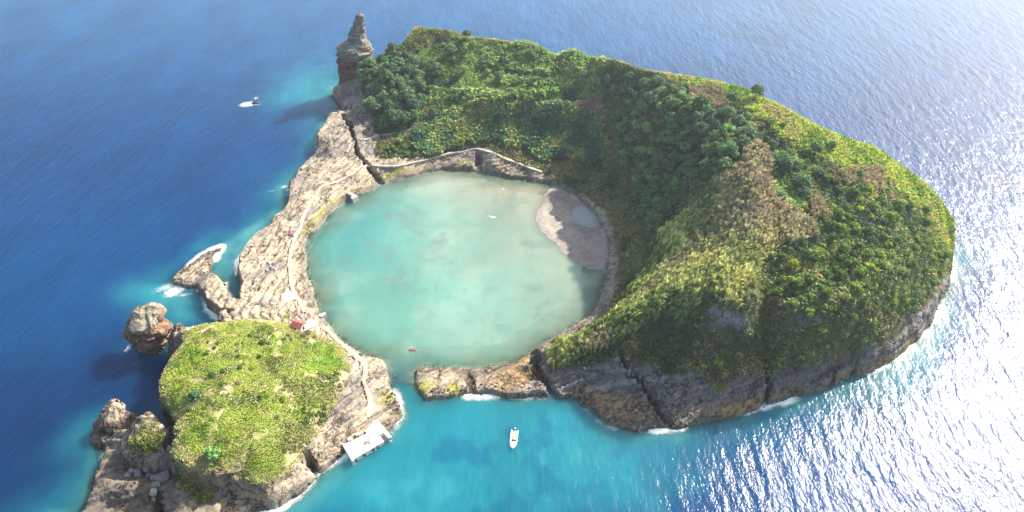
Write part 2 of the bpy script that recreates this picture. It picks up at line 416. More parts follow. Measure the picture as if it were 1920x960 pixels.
hts = [
 # south-east cliff: top of the bare rock strip, ledge at its foot
 (1020, 680, 6.0), (1030, 663, 7.0), (1060, 700, 6.1), (1100, 690, 8.5), (1150, 690, 9.8), (1200, 700, 11.0), (1250, 715, 10.4), (1300, 720, 9.8), (1350, 728, 9.8), (1400, 718, 10.4), (1432, 712, 9.2),
 (1480, 698, 11.0), (1540, 690, 11.0), (1580, 682, 11.0), (1620, 663, 11.0), (1660, 640, 11.0), (1700, 612, 11.0), (1735, 575, 11.0), (1760, 530, 12.2),
 (1110, 740, 2.2), (1150, 765, 2.5), (1200, 778, 2.5), (1240, 788, 2.0), (1180, 740, 4.0), (1220, 745, 4.5), (1130, 720, 4.0), (1060, 725, 3.0),
 (1100, 670, 11.0), (1150, 650, 14.6), (1200, 650, 17.1), (1250, 650, 19.5), (1300, 650, 20.7), (1350, 660, 19.5), (1400, 650, 20.7), (1432, 640, 16.5), (1480, 640, 22.0), (1540, 640, 22.0), (1600, 620, 23.2),
 (1650, 590, 23.2), (1700, 560, 22.0), (1740, 510, 22.0),
 (1250, 600, 28.1), (1300, 590, 31.7), (1350, 580, 36.6), (1400, 580, 36.6), (1434, 560, 31.7), (1480, 570, 36.6), (1540, 570, 36.6), (1600, 550, 37.8), (1650, 520, 37.8), (1700, 490, 34.2), (1740, 460, 30.5), (1775, 450, 22.0),
 # rim of the crater
 (1060, 640, 9.8), (1100, 622, 13.4), (1150, 600, 19.5), (1200, 580, 25.6), (1250, 560, 31.7), (1300, 540, 37.8), (1340, 520, 41.1), (1380, 490, 44.6), (1400, 450, 47.4), (1415, 400, 50.9), (1412, 340, 54.4), (1405, 290, 56.5), (1395, 240, 57.9),
 # eastern flank
 (1440, 480, 41.0), (1450, 420, 46.0), (1450, 350, 49.0), (1480, 300, 54.0), (1500, 260, 58.0), (1550, 300, 55.0), (1600, 310, 52.0), (1550, 360, 49.0), (1500, 400, 47.0), (1500, 480, 41.0), (1560, 450, 43.0), (1560, 510, 37.0),
 (1620, 450, 41.0), (1620, 380, 47.0), (1680, 400, 41.0), (1680, 350, 46.0), (1720, 400, 35.0), (1730, 430, 31.0),
 # crater slope above the lagoon
 (1150, 450, 3.0), (1155, 520, 3.0), (1125, 588, 3.0), (1080, 620, 3.0), (1175, 500, 8.0), (1172, 430, 8.0), (1200, 450, 16.1), (1200, 520, 11.0), (1150, 570, 8.0), (1250, 500, 24.1), (1260, 430, 26.4), (1200, 380, 16.1), (1170, 360, 8.0), (1130, 368, 4.0),
 (1250, 350, 28.7), (1300, 300, 41.4), (1320, 400, 39.1), (1350, 340, 49.0), (1320, 460, 35.6), (1300, 490, 32.2), (1250, 280, 37.9), (1200, 300, 24.1), (1150, 320, 10.0), (1100, 340, 4.0), (1350, 260, 54.0), (1300, 220, 52.0), (1250, 200, 48.0),
 (1200, 220, 36.8), (1200, 160, 42.0), (1150, 260, 18.0), (1150, 200, 29.0), (1150, 150, 38.0), (1100, 280, 10.0), (1100, 230, 20.0), (1100, 192, 26.0), (1100, 180, 31.0), (1100, 150, 35.0), (1100, 110, 41.0),
 (1040, 300, 6.0), (1040, 250, 14.0), (1040, 205, 22.0), (1040, 186, 29.0), (1040, 150, 33.0), (1040, 110, 39.0), (980, 300, 6.0), (980, 250, 13.0), (980, 212, 20.0), (980, 194, 26.0), (980, 150, 32.0), (980, 110, 37.0),
 (900, 275, 7.0), (900, 250, 11.0), (900, 210, 18.0), (900, 192, 24.0), (900, 150, 29.0), (900, 110, 35.0), (850, 285, 6.0), (850, 240, 13.0), (850, 200, 19.0), (850, 160, 25.0), (850, 110, 32.0), (850, 70, 38.0),
 (800, 250, 11.0), (800, 220, 15.0), (800, 180, 20.0), (800, 130, 26.0), (800, 90, 32.0), (760, 250, 11.0), (750, 200, 17.0), (760, 150, 23.0), (760, 112, 28.0), (760, 100, 29.0), (720, 245, 9.0), (700, 200, 13.0), (700, 150, 20.0), (700, 118, 25.0),
 (680, 240, 8.0), (672, 205, 10.0), (668, 170, 13.0), (672, 125, 22.0),
 # ridge line
 (748, 82, 33), (780, 50, 39), (840, 56, 40), (900, 70, 41), (1000, 84, 43), (1080, 95, 46), (1150, 108, 48), (1200, 128, 50), (1260, 138, 53), (1330, 147, 57), (1400, 166, 61), (1480, 206, 61), (1540, 240, 58), (1600, 261, 55),
 (1650, 281, 51), (1700, 316, 45), (1740, 346, 39), (1770, 384, 31), (1794, 424, 21), (1798, 460, 13),
 # foot of the northern slope, path terrace
 (800, 297, 5), (740, 310, 4.5), (700, 290, 6), (680, 308, 5), (750, 285, 7), (740, 325, 1.8), (800, 314, 1.8), (860, 303, 4.5), (920, 306, 5), (960, 313, 4.5), (1000, 325, 4), (1040, 332, 4),
 # rock shelf
 (640, 250, 10), (620, 270, 9), (655, 275, 8), (620, 300, 7), (650, 320, 5.5), (690, 340, 2.2), (660, 350, 2.5), (610, 335, 5.5), (585, 345, 5), (590, 375, 4), (620, 378, 2.2), (565, 375, 4.5), (560, 400, 4.5), (590, 410, 2),
 (545, 430, 4.5), (520, 445, 4), (565, 450, 3), (510, 480, 4.5), (540, 480, 4.5), (560, 480, 2.5), (480, 490, 4.5), (470, 520, 5.5), (520, 520, 5), (560, 520, 2.5), (480, 560, 6), (540, 556, 4.5), (570, 550, 2.5), (580, 570, 2),
 (500, 585, 7), (540, 590, 6), (575, 590, 4), (590, 610, 3.5), (440, 586, 7), (420, 560, 6), (400, 545, 5.5), (410, 530, 4.5), (360, 520, 2), (380, 500, 1.8),
 # islet
 (340, 616, 19), (400, 606, 17), (460, 603, 14), (510, 604, 11), (555, 612, 8), (600, 632, 6.5), (640, 652, 6), (655, 685, 7), (648, 730, 8), (625, 770, 8), (600, 805, 8), (575, 850, 8), (550, 880, 9), (500, 912, 10), (465, 904, 12),
 (420, 886, 15), (345, 874, 18), (318, 860, 17), (332, 806, 18), (300, 755, 18), (300, 715, 19), (312, 692, 19), (338, 650, 20), (400, 660, 21), (480, 650, 17), (540, 660, 14), (600, 680, 10), (400, 740, 22), (480, 740, 19), (550, 740, 15), (600, 740, 11),
 (400, 820, 20), (480, 830, 16), (540, 810, 13), (580, 780, 10), (660, 660, 3), (690, 690, 3), (700, 720, 3.2), (685, 760, 3.2), (715, 745, 2), (720, 700, 2.4), (690, 790, 2.6), (650, 810, 3), (620, 850, 3), (590, 870, 3.5), (560, 905, 4), (640, 640, 2.5),
 # broken shore west of the islet
 (282, 772, 15), (245, 822, 13), (300, 815, 14), (312, 846, 13), (232, 846, 12), (270, 830, 14), (218, 884, 5), (312, 881, 6), (270, 888, 5), (200, 906, 6), (240, 915, 7), (280, 930, 7), (305, 925, 7), (350, 935, 7), (400, 952, 7),
 (345, 893, 14), (400, 903, 11), (400, 930, 7), (440, 915, 8), (200, 945, 2), (260, 945, 2.5), (215, 860, 4), (200, 890, 4), (205, 835, 4),
]
# ------------------------------------------------------------------ height grid
DX = 0.55
GX = np.arange(-192, 228, DX); GY = np.arange(90, 478, DX)
XX, YY = np.meshgrid(GX, GY)
pts = [(*W(a, b, h), h) for a, b, h in hts] + list(COAST) + [(-300, 0, 2), (330, 0, 2), (330, 560, 10), (-300, 560, 5)]
cd = geometry.delaunay_2d_cdt([Vector((a, b)) for a, b, h in pts], [(len(hts) + i, len(hts) + (i + 1) % len(COAST)) for i in range(len(COAST))], [], 0, 1e-4)
cv, cf, co = cd[0], cd[2], cd[3]
ch = [np.mean([pts[q][2] for q in o]) if len(o) else 2.0 for o in co]
T = np.zeros_like(XX)
for f in cf:
    (x0, y0), (x1, y1), (x2, y2) = [cv[q] for q in f]
    den = (y1 - y2) * (x0 - x2) + (x2 - x1) * (y0 - y2)
    if abs(den) < 1e-9: continue
    i0, i1 = np.searchsorted(GX, min(x0, x1, x2) - DX), np.searchsorted(GX, max(x0, x1, x2) + DX)
    j0, j1 = np.searchsorted(GY, min(y0, y1, y2) - DX), np.searchsorted(GY, max(y0, y1, y2) + DX)
    if i0 >= i1 or j0 >= j1: continue
    xs, ys = XX[j0:j1, i0:i1], YY[j0:j1, i0:i1]
    a = ((y1 - y2) * (xs - x2) + (x2 - x1) * (ys - y2)) / den
    b = ((y2 - y0) * (xs - x2) + (x0 - x2) * (ys - y2)) / den
    m = (a >= -1e-6) & (b >= -1e-6) & (a + b <= 1 + 1e-6)
    h = a * ch[f[0]] + b * ch[f[1]] + (1 - a - b) * ch[f[2]]
    T[j0:j1, i0:i1][m] = h[m]
T = 0.6 * blur(T, 1.5) + 0.4 * blur(T, 3.4)

# coast with a ragged edge
wob = 1.6 * fbm(XX / 9, YY / 9, 0, 5, 3)
wob2 = 1.6 * fbm(XX / 9, YY / 9, 9, 5, 5)
IN = inside(COAST_XY, XX + wob, YY + wob2)
D, _ = pdist(COAST_XY, XX + wob, YY + wob2, True)
INLAG = inside(LAGOON, XX, YY)
wk = np.where((XX < -30) & (YY < 440), 0.13, 0.30)          # sheer on the seaward shelf and the islet, sloping elsewhere
wid = np.clip(wk * T, 0.7, 6.0)
prof = np.clip(D / wid, 0, 1) ** 0.75
Z = np.where(IN, T * prof, 0)
out = np.where(INLAG, -np.minimum(0.03 + 0.10 * D, 2.2), -np.minimum(0.05 + 0.42 * D, 7.0))
Z = np.where(IN, Z, out)
# sand flat in the corner of the lagoon
SAND = [W(*q) for q in [(1032, 338), (1010, 358), (1004, 378), (997, 400), (988, 421), (1004, 438), (1030, 464), (1052, 490), (1096, 512), (1150, 520), (1166, 470), (1156, 420), (1132, 386), (1078, 348)]]
sin_ = inside(SAND, XX + wob * 1.5, YY + wob2 * 1.5)
sdd, _ = pdist(SAND, XX + wob * 1.5, YY + wob2 * 1.5, True)
POOL = [W(*q) for q in [(1068, 396), (1078, 384), (1100, 384), (1120, 398), (1131, 427), (1105, 431), (1076, 421)]]
pin = inside(POOL, XX + wob, YY + wob2); pdd, _ = pdist(POOL, XX + wob, YY + wob2, True)
sand_h = np.where(sin_, -0.30 + 0.62 * sstep(0, 8, sdd), -9) + 0.05 * fbm(XX / 4, YY / 4, 0, 3, 8)
sand_h = np.where(pin, 0.10 - 0.5 * sstep(0, 4, pdd), sand_h)
SANDM = (~IN) & sin_ & (sand_h > out)
Z = np.where(SANDM, sand_h, Z)
soft = np.where(SANDM, sstep(-.25, .1, Z), 0)

# clefts cut through the rock: (photo line with heights), half width in metres, floor
def cleft(line, hw, floor, soft=0.8):
    global Z
    ln = np.array([W(*q) for q in line])
    d, t = pdist(ln, XX + 0.5 * wob, YY + 0.5 * wob2)
    w = np.interp(t, np.arange(len(hw)), hw)
    k = 1 - sstep(w, w + soft, d)
    fl = np.minimum(Z, floor)
    Z = Z * (1 - k) + fl * k
cleft([(1000, 657, 4), (1006, 686, 4), (1013, 701, 4), (1031, 729, 2), (1040, 746, 0)], [1.2, 1.8, 1.0, 0.9, 1.0], -0.6)
cleft([(876, 700, 2), (881, 714, 2), (883, 738, 0)], [0.2, 1.2, 0.5], 0.0)
cleft([(1159, 676, 9), (1178, 714, 6), (1203, 726, 5), (1222, 748, 4), (1237, 779, 2), (1255, 802, 0)], [0.1, 0.2, 0.5, 0.9, 0.7, 0.5], 0.2)
cleft([(1434, 690, 10), (1438, 735, 4), (1432, 768, 0)], [0.3, 1.0, 1.3], -0.3)
cleft([(1565, 694, 6), (1563, 728, 0)], [0.4, 1.0], -0.3)
cleft([(1607, 678, 6), (1597, 708, 0)], [0.4, 1.0], -0.3)
cleft([(643, 222, 6), (657, 238, 8), (664, 261, 8), (670, 286, 6), (685, 305, 5), (695, 315, 4), (714, 343, 0)], [0.8, 0.7, 0.35, 0.5, 0.8, 1.3, 1.4], -0.4)
cleft([(572, 850, 7), (582, 868, 4), (593, 888, 0)], [0.3, 0.6, 0.9], -0.2)
cleft([(898, 322, 1), (897, 308, 2), (897, 292, 4)], [2.0, 2.0, 1.0], 0.8)
cleft([(578, 571, 3), (585, 571, 2)], [1.0, 0.8], 0.6)
cleft([(416, 578, 6), (430, 583, 7)], [0.9, 0.7], 1.0)
cleft([(300, 766, 15), (312, 788, 13), (326, 812, 12), (320, 850, 8)], [2.2, 1.9, 1.5, .9], 2.0)
def drop(poly, ctrl):
    # ground below a sheer edge: the lower of the old ground and a surface through the control points
    global Z
    P = np.array([W(*q) for q in poly]); ax, ay = XX + .6 * wob, YY + .6 * wob2
    m = inside(P, ax, ay); d, _ = pdist(P, ax, ay, True); k = sstep(-0.5, 0.7, np.where(m, d, -d))
    num = den = 0
    for px, py, h in ctrl:
        x, y = W(px, py, h); w = 1 / ((XX - x) ** 2 + (YY - y) ** 2 + 4) ** 1.5
        num = num + w * h; den = den + w
    Z = np.where(IN, Z * (1 - k) + np.minimum(Z, num / den * np.clip(D / 2.0, 0, 1)) * k, Z)
drop([(205, 838, 9), (228, 849, 12), (270, 853, 12.5), (314, 851, 13), (322, 858, 16), (345, 873, 18), (385, 880, 17), (420, 886, 15), (445, 893, 14), (468, 907, 11), (488, 918, 9), (500, 935, 4), (505, 990, 0), (150, 990, 0), (160, 900, 0)],
     [(225, 888, 3), (270, 888, 3), (305, 890, 3.5), (345, 900, 9), (400, 910, 6), (440, 920, 2.5), (465, 940, 1.6), (490, 948, 1.2), (240, 912, 7), (280, 928, 6.5), (200, 906, 6), (350, 938, 6.5), (400, 950, 5), (430, 952, 3), (200, 948, 2), (260, 950, 2), (300, 960, 5), (185, 880, 2.5), (310, 905, 3.5), (292, 935, 3)])
cleft([(292, 925, 5), (294, 945, 4), (300, 965, 3)], [.6, 1.2, 1.4], 0.5)
# rock faces and ledges
slope = np.hypot(*np.gradient(Z, DX))
Zb = Z.copy()

# ------------------------------------------------------------------ reading the height grid
def hz(x, y):
    fx = np.clip((np.asarray(x, float) - GX[0]) / DX, 0, len(GX) - 1.001); fy = np.clip((np.asarray(y, float) - GY[0]) / DX, 0, len(GY) - 1.001)
    i, j = fx.astype(int), fy.astype(int); u, v = fx - i, fy - j
    return Z[j, i] * (1 - u) * (1 - v) + Z[j, i + 1] * u * (1 - v) + Z[j + 1, i] * (1 - u) * v + Z[j + 1, i + 1] * u * v

def land(px, py, z0=0.0):
    """where the sight line of a photo point meets the ground (z0: height above it)"""
    zs = np.linspace(70, -0.5, 1400)
    p = np.array([W(px, py, z) for z in zs])
    g = hz(p[:, 0], p[:, 1]) + z0
    k = np.nonzero(zs <= np.maximum(g, -0.5))[0]
    k = k[0] if len(k) else len(zs) - 1
    return np.array([p[k, 0], p[k, 1], hz(p[k, 0], p[k, 1])])

def landpoly(l): return np.array([land(*q)[:2] for q in l])

# ------------------------------------------------------------------ regions on the ground
def reg(l): return np.array([(W(*q) if len(q) == 3 else land(*q)[:2]) for q in l])
VEG_HILL = np.vstack([reg([(668, 112, 22), (676, 150), (684, 190), (695, 232), (708, 255), (703, 280), (716, 300), (760, 300), (800, 298), (852, 286), (893, 276), (945, 296), (1000, 316), (1060, 345), (1110, 372), (1152, 420), (1162, 480), (1158, 540),
    (1130, 588), (1085, 620), (1025, 660), (1040, 690), (1100, 692), (1150, 675), (1200, 688), (1250, 705), (1300, 718), (1350, 726), (1400, 716), (1432, 702), (1480, 696), (1540, 688), (1580, 680), (1620, 661), (1660, 638), (1700, 610), (1735, 575), (1762, 535)]),
    np.array([(207, 240), (209, 252), (203, 264), (184, 281), (158, 294), (135, 312), (120, 335), (68, 391), (24, 423), (-10, 443), (-30, 458), (-55, 462), (-72, 455), (-74, 440), (-78, 433)])])
VEG_ISL = reg([(340, 614, 19), (400, 604, 17), (430, 598, 14), (470, 598), (550, 606), (575, 618), (610, 632), (645, 652), (655, 690), (648, 730), (625, 765), (600, 805), (578, 850), (548, 885), (500, 912, 10), (465, 902, 12), (420, 884, 15), (345, 872, 18), (320, 856, 17),
    (332, 806, 18), (300, 757, 18), (291, 714, 18), (304, 692, 18), (336, 648, 19)])
VEG_ROCK = reg([(262, 800), (285, 790), (308, 812), (318, 845), (300, 850), (262, 850), (228, 846), (245, 825)])
VEG_LEDGE = reg([(322, 893), (400, 898), (412, 915), (400, 935), (372, 938), (340, 922)])
def region(poly, r=0.0):
    ax, ay = XX + 3.5 * fbm(XX / 6, YY / 6, 0, 4, 91), YY + 3.5 * fbm(XX / 6, YY / 6, 5, 4, 93)
    m = inside(poly, ax, ay)
    d, _ = pdist(poly, ax, ay, True)
    s = np.where(m, d, -d)
    return sstep(-0.8, 1.2, s)
VH = np.where(IN, region(VEG_HILL), 0); VI = np.where(IN, region(VEG_ISL), 0)
VR = np.where(IN, np.maximum(region(VEG_ROCK), region(VEG_LEDGE)), 0)
SCARS = [reg(l) for l in ([(1315, 588), (1335, 572), (1362, 570), (1385, 596), (1408, 634), (1380, 622), (1345, 602)], [(1466, 596), (1500, 598), (1528, 615), (1524, 630), (1498, 612)],
    [(1040, 182), (1130, 178), (1140, 225), (1105, 205), (1045, 196)], [(1270, 702), (1310, 706), (1340, 712), (1300, 716)])]
SCAR = np.zeros_like(Z)
for s_ in SCARS: SCAR = np.maximum(SCAR, region(s_))
VEG = np.clip(VH * (1 - SCAR) + VI + VR, 0, 1)
ROCK = np.clip(1 - VEG, 0, 1) * np.where(SANDM, 0, 1)

# relief of the bare rock: tilted beds, joints and ledges
ca, sa = math.cos(R(38)), math.sin(R(38))
U, Vv = XX * ca + YY * sa, -XX * sa + YY * ca            # U along the strike of the beds
cb, sb = math.cos(R(70)), math.sin(R(70)); shelf_m = (XX < -40) & (YY > 196)
U = np.where(shelf_m, XX * cb + YY * sb, U); Vv = np.where(shelf_m, -XX * sb + YY * cb, Vv)
bed = Vv * 0.55 + Z * 1.1 + 1.2 * fbm(U / 14, Vv / 14, 0, 3, 21)
beds = vnoise(bed * 0.9, U / 26, Z * 0.0, 31) + 0.5 * vnoise(bed * 2.1, U / 17, Z * 0.0, 33)
jo = np.abs(fbm(U / 13, Vv / 3.2, 0, 3, 41)); joint = 1 - sstep(0.0, 0.055, jo)
jo2 = np.abs(fbm(XX / 11, YY / 11, 0, 3, 44)); joint = np.maximum(joint, 0.8 * (1 - sstep(0.0, 0.04, jo2)))
rough = fbm(XX / 3, YY / 3, Z / 3, 4, 51)
fr = bed * 0.42 + 0.25 * fbm(XX / 10, YY / 10, 0, 3, 47); fr = fr - np.floor(fr)
ledge = np.where(fr < .9, fr / .9, (1 - fr) / .10) - .5          # each bed dips away and ends in a small step
blk = fbm(XX / 16, YY / 16, 0, 3, 48); blk = np.round(blk * 5) / 5  # blocks set a little higher or lower
steep = sstep(0.5, 1.4, slope)
land_m = np.where(IN, sstep(0.2, 2.0, D), 0)
dz = ROCK * land_m * ((0.22 * beds + 1.25 * ledge) * (1 - 0.4 * steep) + 1.8 * blk + 0.16 * rough - 0.7 * joint) * (0.45 + 0.55 * sstep(1, 4, Z))
dz += VEG * land_m * 0.6 * fbm(XX / 6, YY / 6, 0, 4, 61)
Z = np.where(IN, np.maximum(Z + dz, np.minimum(Z, 0.06)), Z)
gy, gx = np.gradient(Z, DX)
nn = np.sqrt(gx ** 2 + gy ** 2 + 1)
hd = ROCK * steep * land_m * (1.4 * beds + .5 * ledge + 0.7 * fbm(XX / 4, YY / 4, Z / 2.2, 3, 71))
PX_, PY_ = XX - gx / nn * hd, YY - gy / nn * hd

# colours of the ground (the materials' own colours, plus painted shade on the western rocks)
def mixp(a, b, k): return a * (1 - k[..., None]) + np.asarray(b) * k[..., None]
n1 = fbm(XX / 9, YY / 9, 0, 4, 81); n2 = fbm(XX / 2.2, YY / 2.2, Z / 2, 3, 83); n3 = fbm(XX / 20, YY / 20, 0, 3, 85)
ISLX = inside(VEG_ISL, XX, YY)
col = np.zeros(Z.shape + (3,)) + np.array((0.42, 0.34, 0.24))
col = mixp(col, (0.25, 0.215, 0.18), sstep(-0.05, 0.45, n1 + 0.3 * beds))
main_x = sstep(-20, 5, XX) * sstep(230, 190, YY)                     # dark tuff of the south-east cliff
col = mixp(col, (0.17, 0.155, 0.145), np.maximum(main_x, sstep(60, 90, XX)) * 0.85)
north = sstep(330, 345, YY) * sstep(-120, -95, XX)
col = mixp(col, (0.27, 0.235, 0.20), north * 0.8)
col = mixp(col, (0.36, 0.24, 0.115), sstep(-0.35, 0.25, n3 + 0.5 * n2) * sstep(6.5, 2.5, Z + 2 * n1) * main_x)
col = mixp(col, (0.34, 0.33, 0.33), sstep(0.25, 0.5, beds * .5 + .6 * n1) * main_x * .6)
bl = sstep(-90, -100, XX) * sstep(150, 138, YY)                      # brownish rocks west of the islet: shade deepened in colour, lit ridges paler
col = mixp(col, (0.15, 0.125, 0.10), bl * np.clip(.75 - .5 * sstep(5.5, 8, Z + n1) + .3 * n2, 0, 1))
col = mixp(col, (0.34, 0.20, 0.12), steep * sstep(0.0, 0.5, n3 + 0.5 * beds) * 0.55 * sstep(-85, -100, XX))
col = mixp(col, (0.12, 0.095, 0.07), ROCK * joint * 0.8)
wet = sstep(1.7, 0.35, Z + 0.8 * n2) * np.where(SANDM, 0, 1)
col = mixp(col, (0.105, 0.085, 0.06), wet * 0.85)
dl, _ = pdist(LAGOON, XX, YY, True)
west = sstep(-60, -75, XX) + sstep(318, 326, YY) * sstep(-15, -30, XX)
peb = sstep(4.0, 1.0, dl + 1.2 * n2) * np.clip(west, 0, 1)
col = mixp(col, (0.25, 0.205, 0.155), peb * np.where(IN, 1, 0))
alg = sstep(1.7, 2.6, dl) * sstep(5.2, 3.6, dl + 0.8 * n2) * sstep(0.0, 0.3, n3 + 0.35) * np.clip(west, 0, 1) * sstep(262, 275, YY) * np.where(IN, 1, 0) * sstep(-0.3, 0.25, n1 + n2)
col = mixp(col, (0.30, 0.31, 0.045), alg * 0.9)
for cx_, cy_, r_ in ((*W(728, 748, 1), 4.5), (*W(800, 727, 1), 5), (*W(850, 728, 1.5), 4)):
    col = mixp(col, (0.30, 0.30, 0.05), sstep(1, 0.3, np.hypot(XX - cx_, YY - cy_) / r_ + 0.6 * n2) * 0.85)
# soil and litter below the plants
soil = np.zeros_like(col) + np.array((0.085, 0.085, 0.035))
soil = mixp(soil, (0.17, 0.125, 0.085), sstep(0.0, 0.35, n1 + 0.4 * n2))
isoil = np.zeros_like(col) + np.array((0.22, 0.24, 0.06)); isoil = mixp(isoil, (0.36, 0.30, 0.17), sstep(-0.25, 0.1, n1 + 0.5 * n2))
GR_ = np.vstack([reg([(1255, 152), (1330, 165), (1380, 196), (1420, 215), (1470, 255), (1520, 286), (1570, 312), (1640, 330), (1680, 360), (1718, 400), (1750, 450), (1755, 505)]),
    np.array([(206, 244), (205, 258), (190, 275), (170, 288), (147, 300), (128, 322), (108, 350), (80, 380), (64, 388)])])
grs = region(GR_) * sstep(-.45, .05, n1 + .5 * n2)
soil = mixp(soil, (0.11, 0.135, 0.045), sstep(-10, 60, XX) * .6)
soil = mixp(soil, (0.27, 0.33, 0.075), grs)
soil = np.where(ISLX[..., None], isoil, soil)
col = mixp(col, (0, 0, 0), VEG) + soil * VEG[..., None]
scarc = np.zeros_like(col) + np.array((0.27, 0.245, 0.225)); scarc = mixp(scarc, (0.24, 0.16, 0.11), sstep(280, 320, YY))
col = mixp(col, (0, 0, 0), SCAR) + scarc * SCAR[..., None]
sandc = np.zeros_like(col) + np.array((0.36, 0.315, 0.265)); sandc = mixp(sandc, (0.27, 0.235, 0.205), sstep(-0.1, 0.4, n1 + 0.3 * n2))
under = (~IN) & (~SANDM)
uc = np.where(INLAG[..., None], np.array((0.30, 0.27, 0.19)), np.array((0.20, 0.24, 0.18)))
uc = mixp(uc, (0.12, 0.11, 0.08), sstep(0.1, 0.4, n1) * 0.7)
col = np.where(under[..., None], uc, col)
col = np.where(SANDM[..., None], sandc, col)
col *= (1 + 0.25 * n2[..., None])

# one sheet per piece of the setting
vid = np.arange(Z.size).reshape(Z.shape)
cxm, cym = XX[:-1, :-1] + DX / 2, YY[:-1, :-1] + DX / 2
zmx = np.maximum(np.maximum(Z[:-1, :-1], Z[1:, 1:]), np.maximum(Z[1:, :-1], Z[:-1, 1:]))
quad = np.stack([vid[:-1, :-1], vid[:-1, 1:], vid[1:, 1:], vid[1:, :-1]], -1)
ISLET_P = [(-230, 60), W(185, 600), W(330, 640, 8), W(420, 600, 8), W(470, 590, 7), W(560, 600, 5), W(600, 615, 3), W(625, 618), W(770, 720), W(790, 800), (-20, 60)]
ARM_P = [W(760, 680), W(985, 640), W(1001, 659, 4), W(1013, 701, 4), W(1038, 743), W(1040, 790), W(790, 790)]
SHELF_P = [W(560, 600, 5), W(470, 590, 7), W(420, 600, 8), W(330, 640, 8), (-260, 200), (-260, 480), (-104, 480), W(664, 195, 10), W(690, 250, 9), W(700, 300, 5), W(735, 318, 3), W(760, 345), W(740, 420), W(640, 500), W(640, 612), W(625, 618), W(600, 615, 3)]
which = np.zeros(cxm.shape, int)
which[inside(SHELF_P, cxm, cym)] = 1
which[inside(ISLET_P, cxm, cym)] = 2
which[inside(ARM_P, cxm, cym)] = 3
sandq = SANDM[:-1, :-1] & SANDM[1:, 1:] & (zmx > -.12)
which[sandq] = 4
inlq = INLAG[:-1, :-1] & (~IN[:-1, :-1]) & (~IN[1:, 1:]) & (~sandq)
which[inlq] = 5
which[(~IN[:-1, :-1]) & (~IN[1:, 1:]) & (~inlq) & (~sandq)] = 6
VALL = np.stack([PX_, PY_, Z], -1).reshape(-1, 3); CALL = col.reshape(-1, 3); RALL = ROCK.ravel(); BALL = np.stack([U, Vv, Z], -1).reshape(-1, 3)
def sheet(name, k, label):
    q = quad[(which == k) & (zmx > -6.9)]
    u, inv = np.unique(q, return_inverse=True)
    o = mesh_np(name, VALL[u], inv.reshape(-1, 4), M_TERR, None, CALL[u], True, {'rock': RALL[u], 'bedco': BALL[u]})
    return tag(o, label, None, None, 'structure')
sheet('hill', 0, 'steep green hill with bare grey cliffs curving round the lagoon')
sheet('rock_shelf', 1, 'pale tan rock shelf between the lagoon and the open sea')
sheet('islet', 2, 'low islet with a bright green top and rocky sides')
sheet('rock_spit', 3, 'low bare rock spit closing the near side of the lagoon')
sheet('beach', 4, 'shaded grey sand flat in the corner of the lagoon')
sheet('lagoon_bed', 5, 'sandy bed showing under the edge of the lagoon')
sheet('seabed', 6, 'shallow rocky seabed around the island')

# ------------------------------------------------------------------ water
def axis(lo, hi, st, far):
    a = list(np.arange(lo, hi + st / 2, st)); g = st; p = a[-1]; q = a[0]
    while p < far: g *= 1.35; p += g; a.append(p)
    g = st
    while q > -far: g *= 1.35; q -= g; a.insert(0, q)
    return np.array(a)
WX, WY = axis(-260, 300, 1.25, 15000), axis(84, 520, 1.25, 15000)
wx, wy = np.meshgrid(WX, WY)
fin = (wx > -262) & (wx < 302) & (wy > 82) & (wy < 522)
wd = np.full(wx.shape, 200.0); win = np.zeros(wx.shape, bool); wl = np.zeros(wx.shape, bool)
d_, _ = pdist(COAST_XY, wx[fin], wy[fin], True)
wd[fin] = d_; win[fin] = inside(COAST_XY, wx[fin], wy[fin]); wl[fin] = inside(LAGOON, wx[fin], wy[fin])
tz = np.full(wx.shape, -7.0); tz[fin] = hz(wx[fin], wy[fin])
depth = np.maximum(-tz, 0)
g1 = fbm(wx / 40, wy / 40, 0, 4, 101); g2 = fbm(wx / 12, wy / 12, 0, 4, 103)
wc = np.zeros(wx.shape + (3,)) + np.array((0.001, 0.036, 0.12))
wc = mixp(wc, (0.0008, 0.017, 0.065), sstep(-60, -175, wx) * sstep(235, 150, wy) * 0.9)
wc = mixp(wc, (0.014, 0.082, 0.19), sstep(330, 640, wy))  # distant sea paler: haze put into the water colour
wc = mixp(wc, (0.003, 0.055, 0.13), sstep(0.1, 0.5, g1) * 0.5 * sstep(-260, -100, wx))
bay = sstep(1.0, 0.35, np.hypot((wx + 15) / 105, (wy - 142) / 42) + 0.25 * g1)
wc = mixp(wc, (0.010, 0.165, 0.205), bay * 0.95)
wc = mixp(wc, (0.03, 0.24, 0.26), sstep(0.05, 0.5, g2 + 0.3 * g1) * bay * 0.45)
wc = mixp(wc, (0.004, 0.085, 0.16), sstep(0.15, 0.5, -g2) * bay * 0.6)
lam = 9 + 7 * g1
for (pa, pb, rr_) in ((330, 545, 24), (300, 540, 18), (480, 430, 20), (560, 190, 34), (600, 140, 26), (350, 590, 16), (240, 655, 8), (170, 800, 9), (620, 900, 16), (480, 190, 12)):
    qx, qy = W(pa, pb)
    lam = lam + 8 * np.exp(-((wx - qx) ** 2 + (wy - qy) ** 2) / rr_ ** 2)
sh = np.exp(-(wd / np.maximum(lam, 3)) ** 1.5) * (1 + 0.5 * g2)
sh = np.where(wx > -100, sh * 0.9, sh * sstep(-0.45, 0.25, g1 + 0.25))
wc = mixp(wc, (0.015, 0.17, 0.20), np.clip(sh, 0, 1) * 0.85)
wc = mixp(wc, (0.09, 0.27, 0.25), np.clip(sh - 0.55, 0, 1) * 1.1)
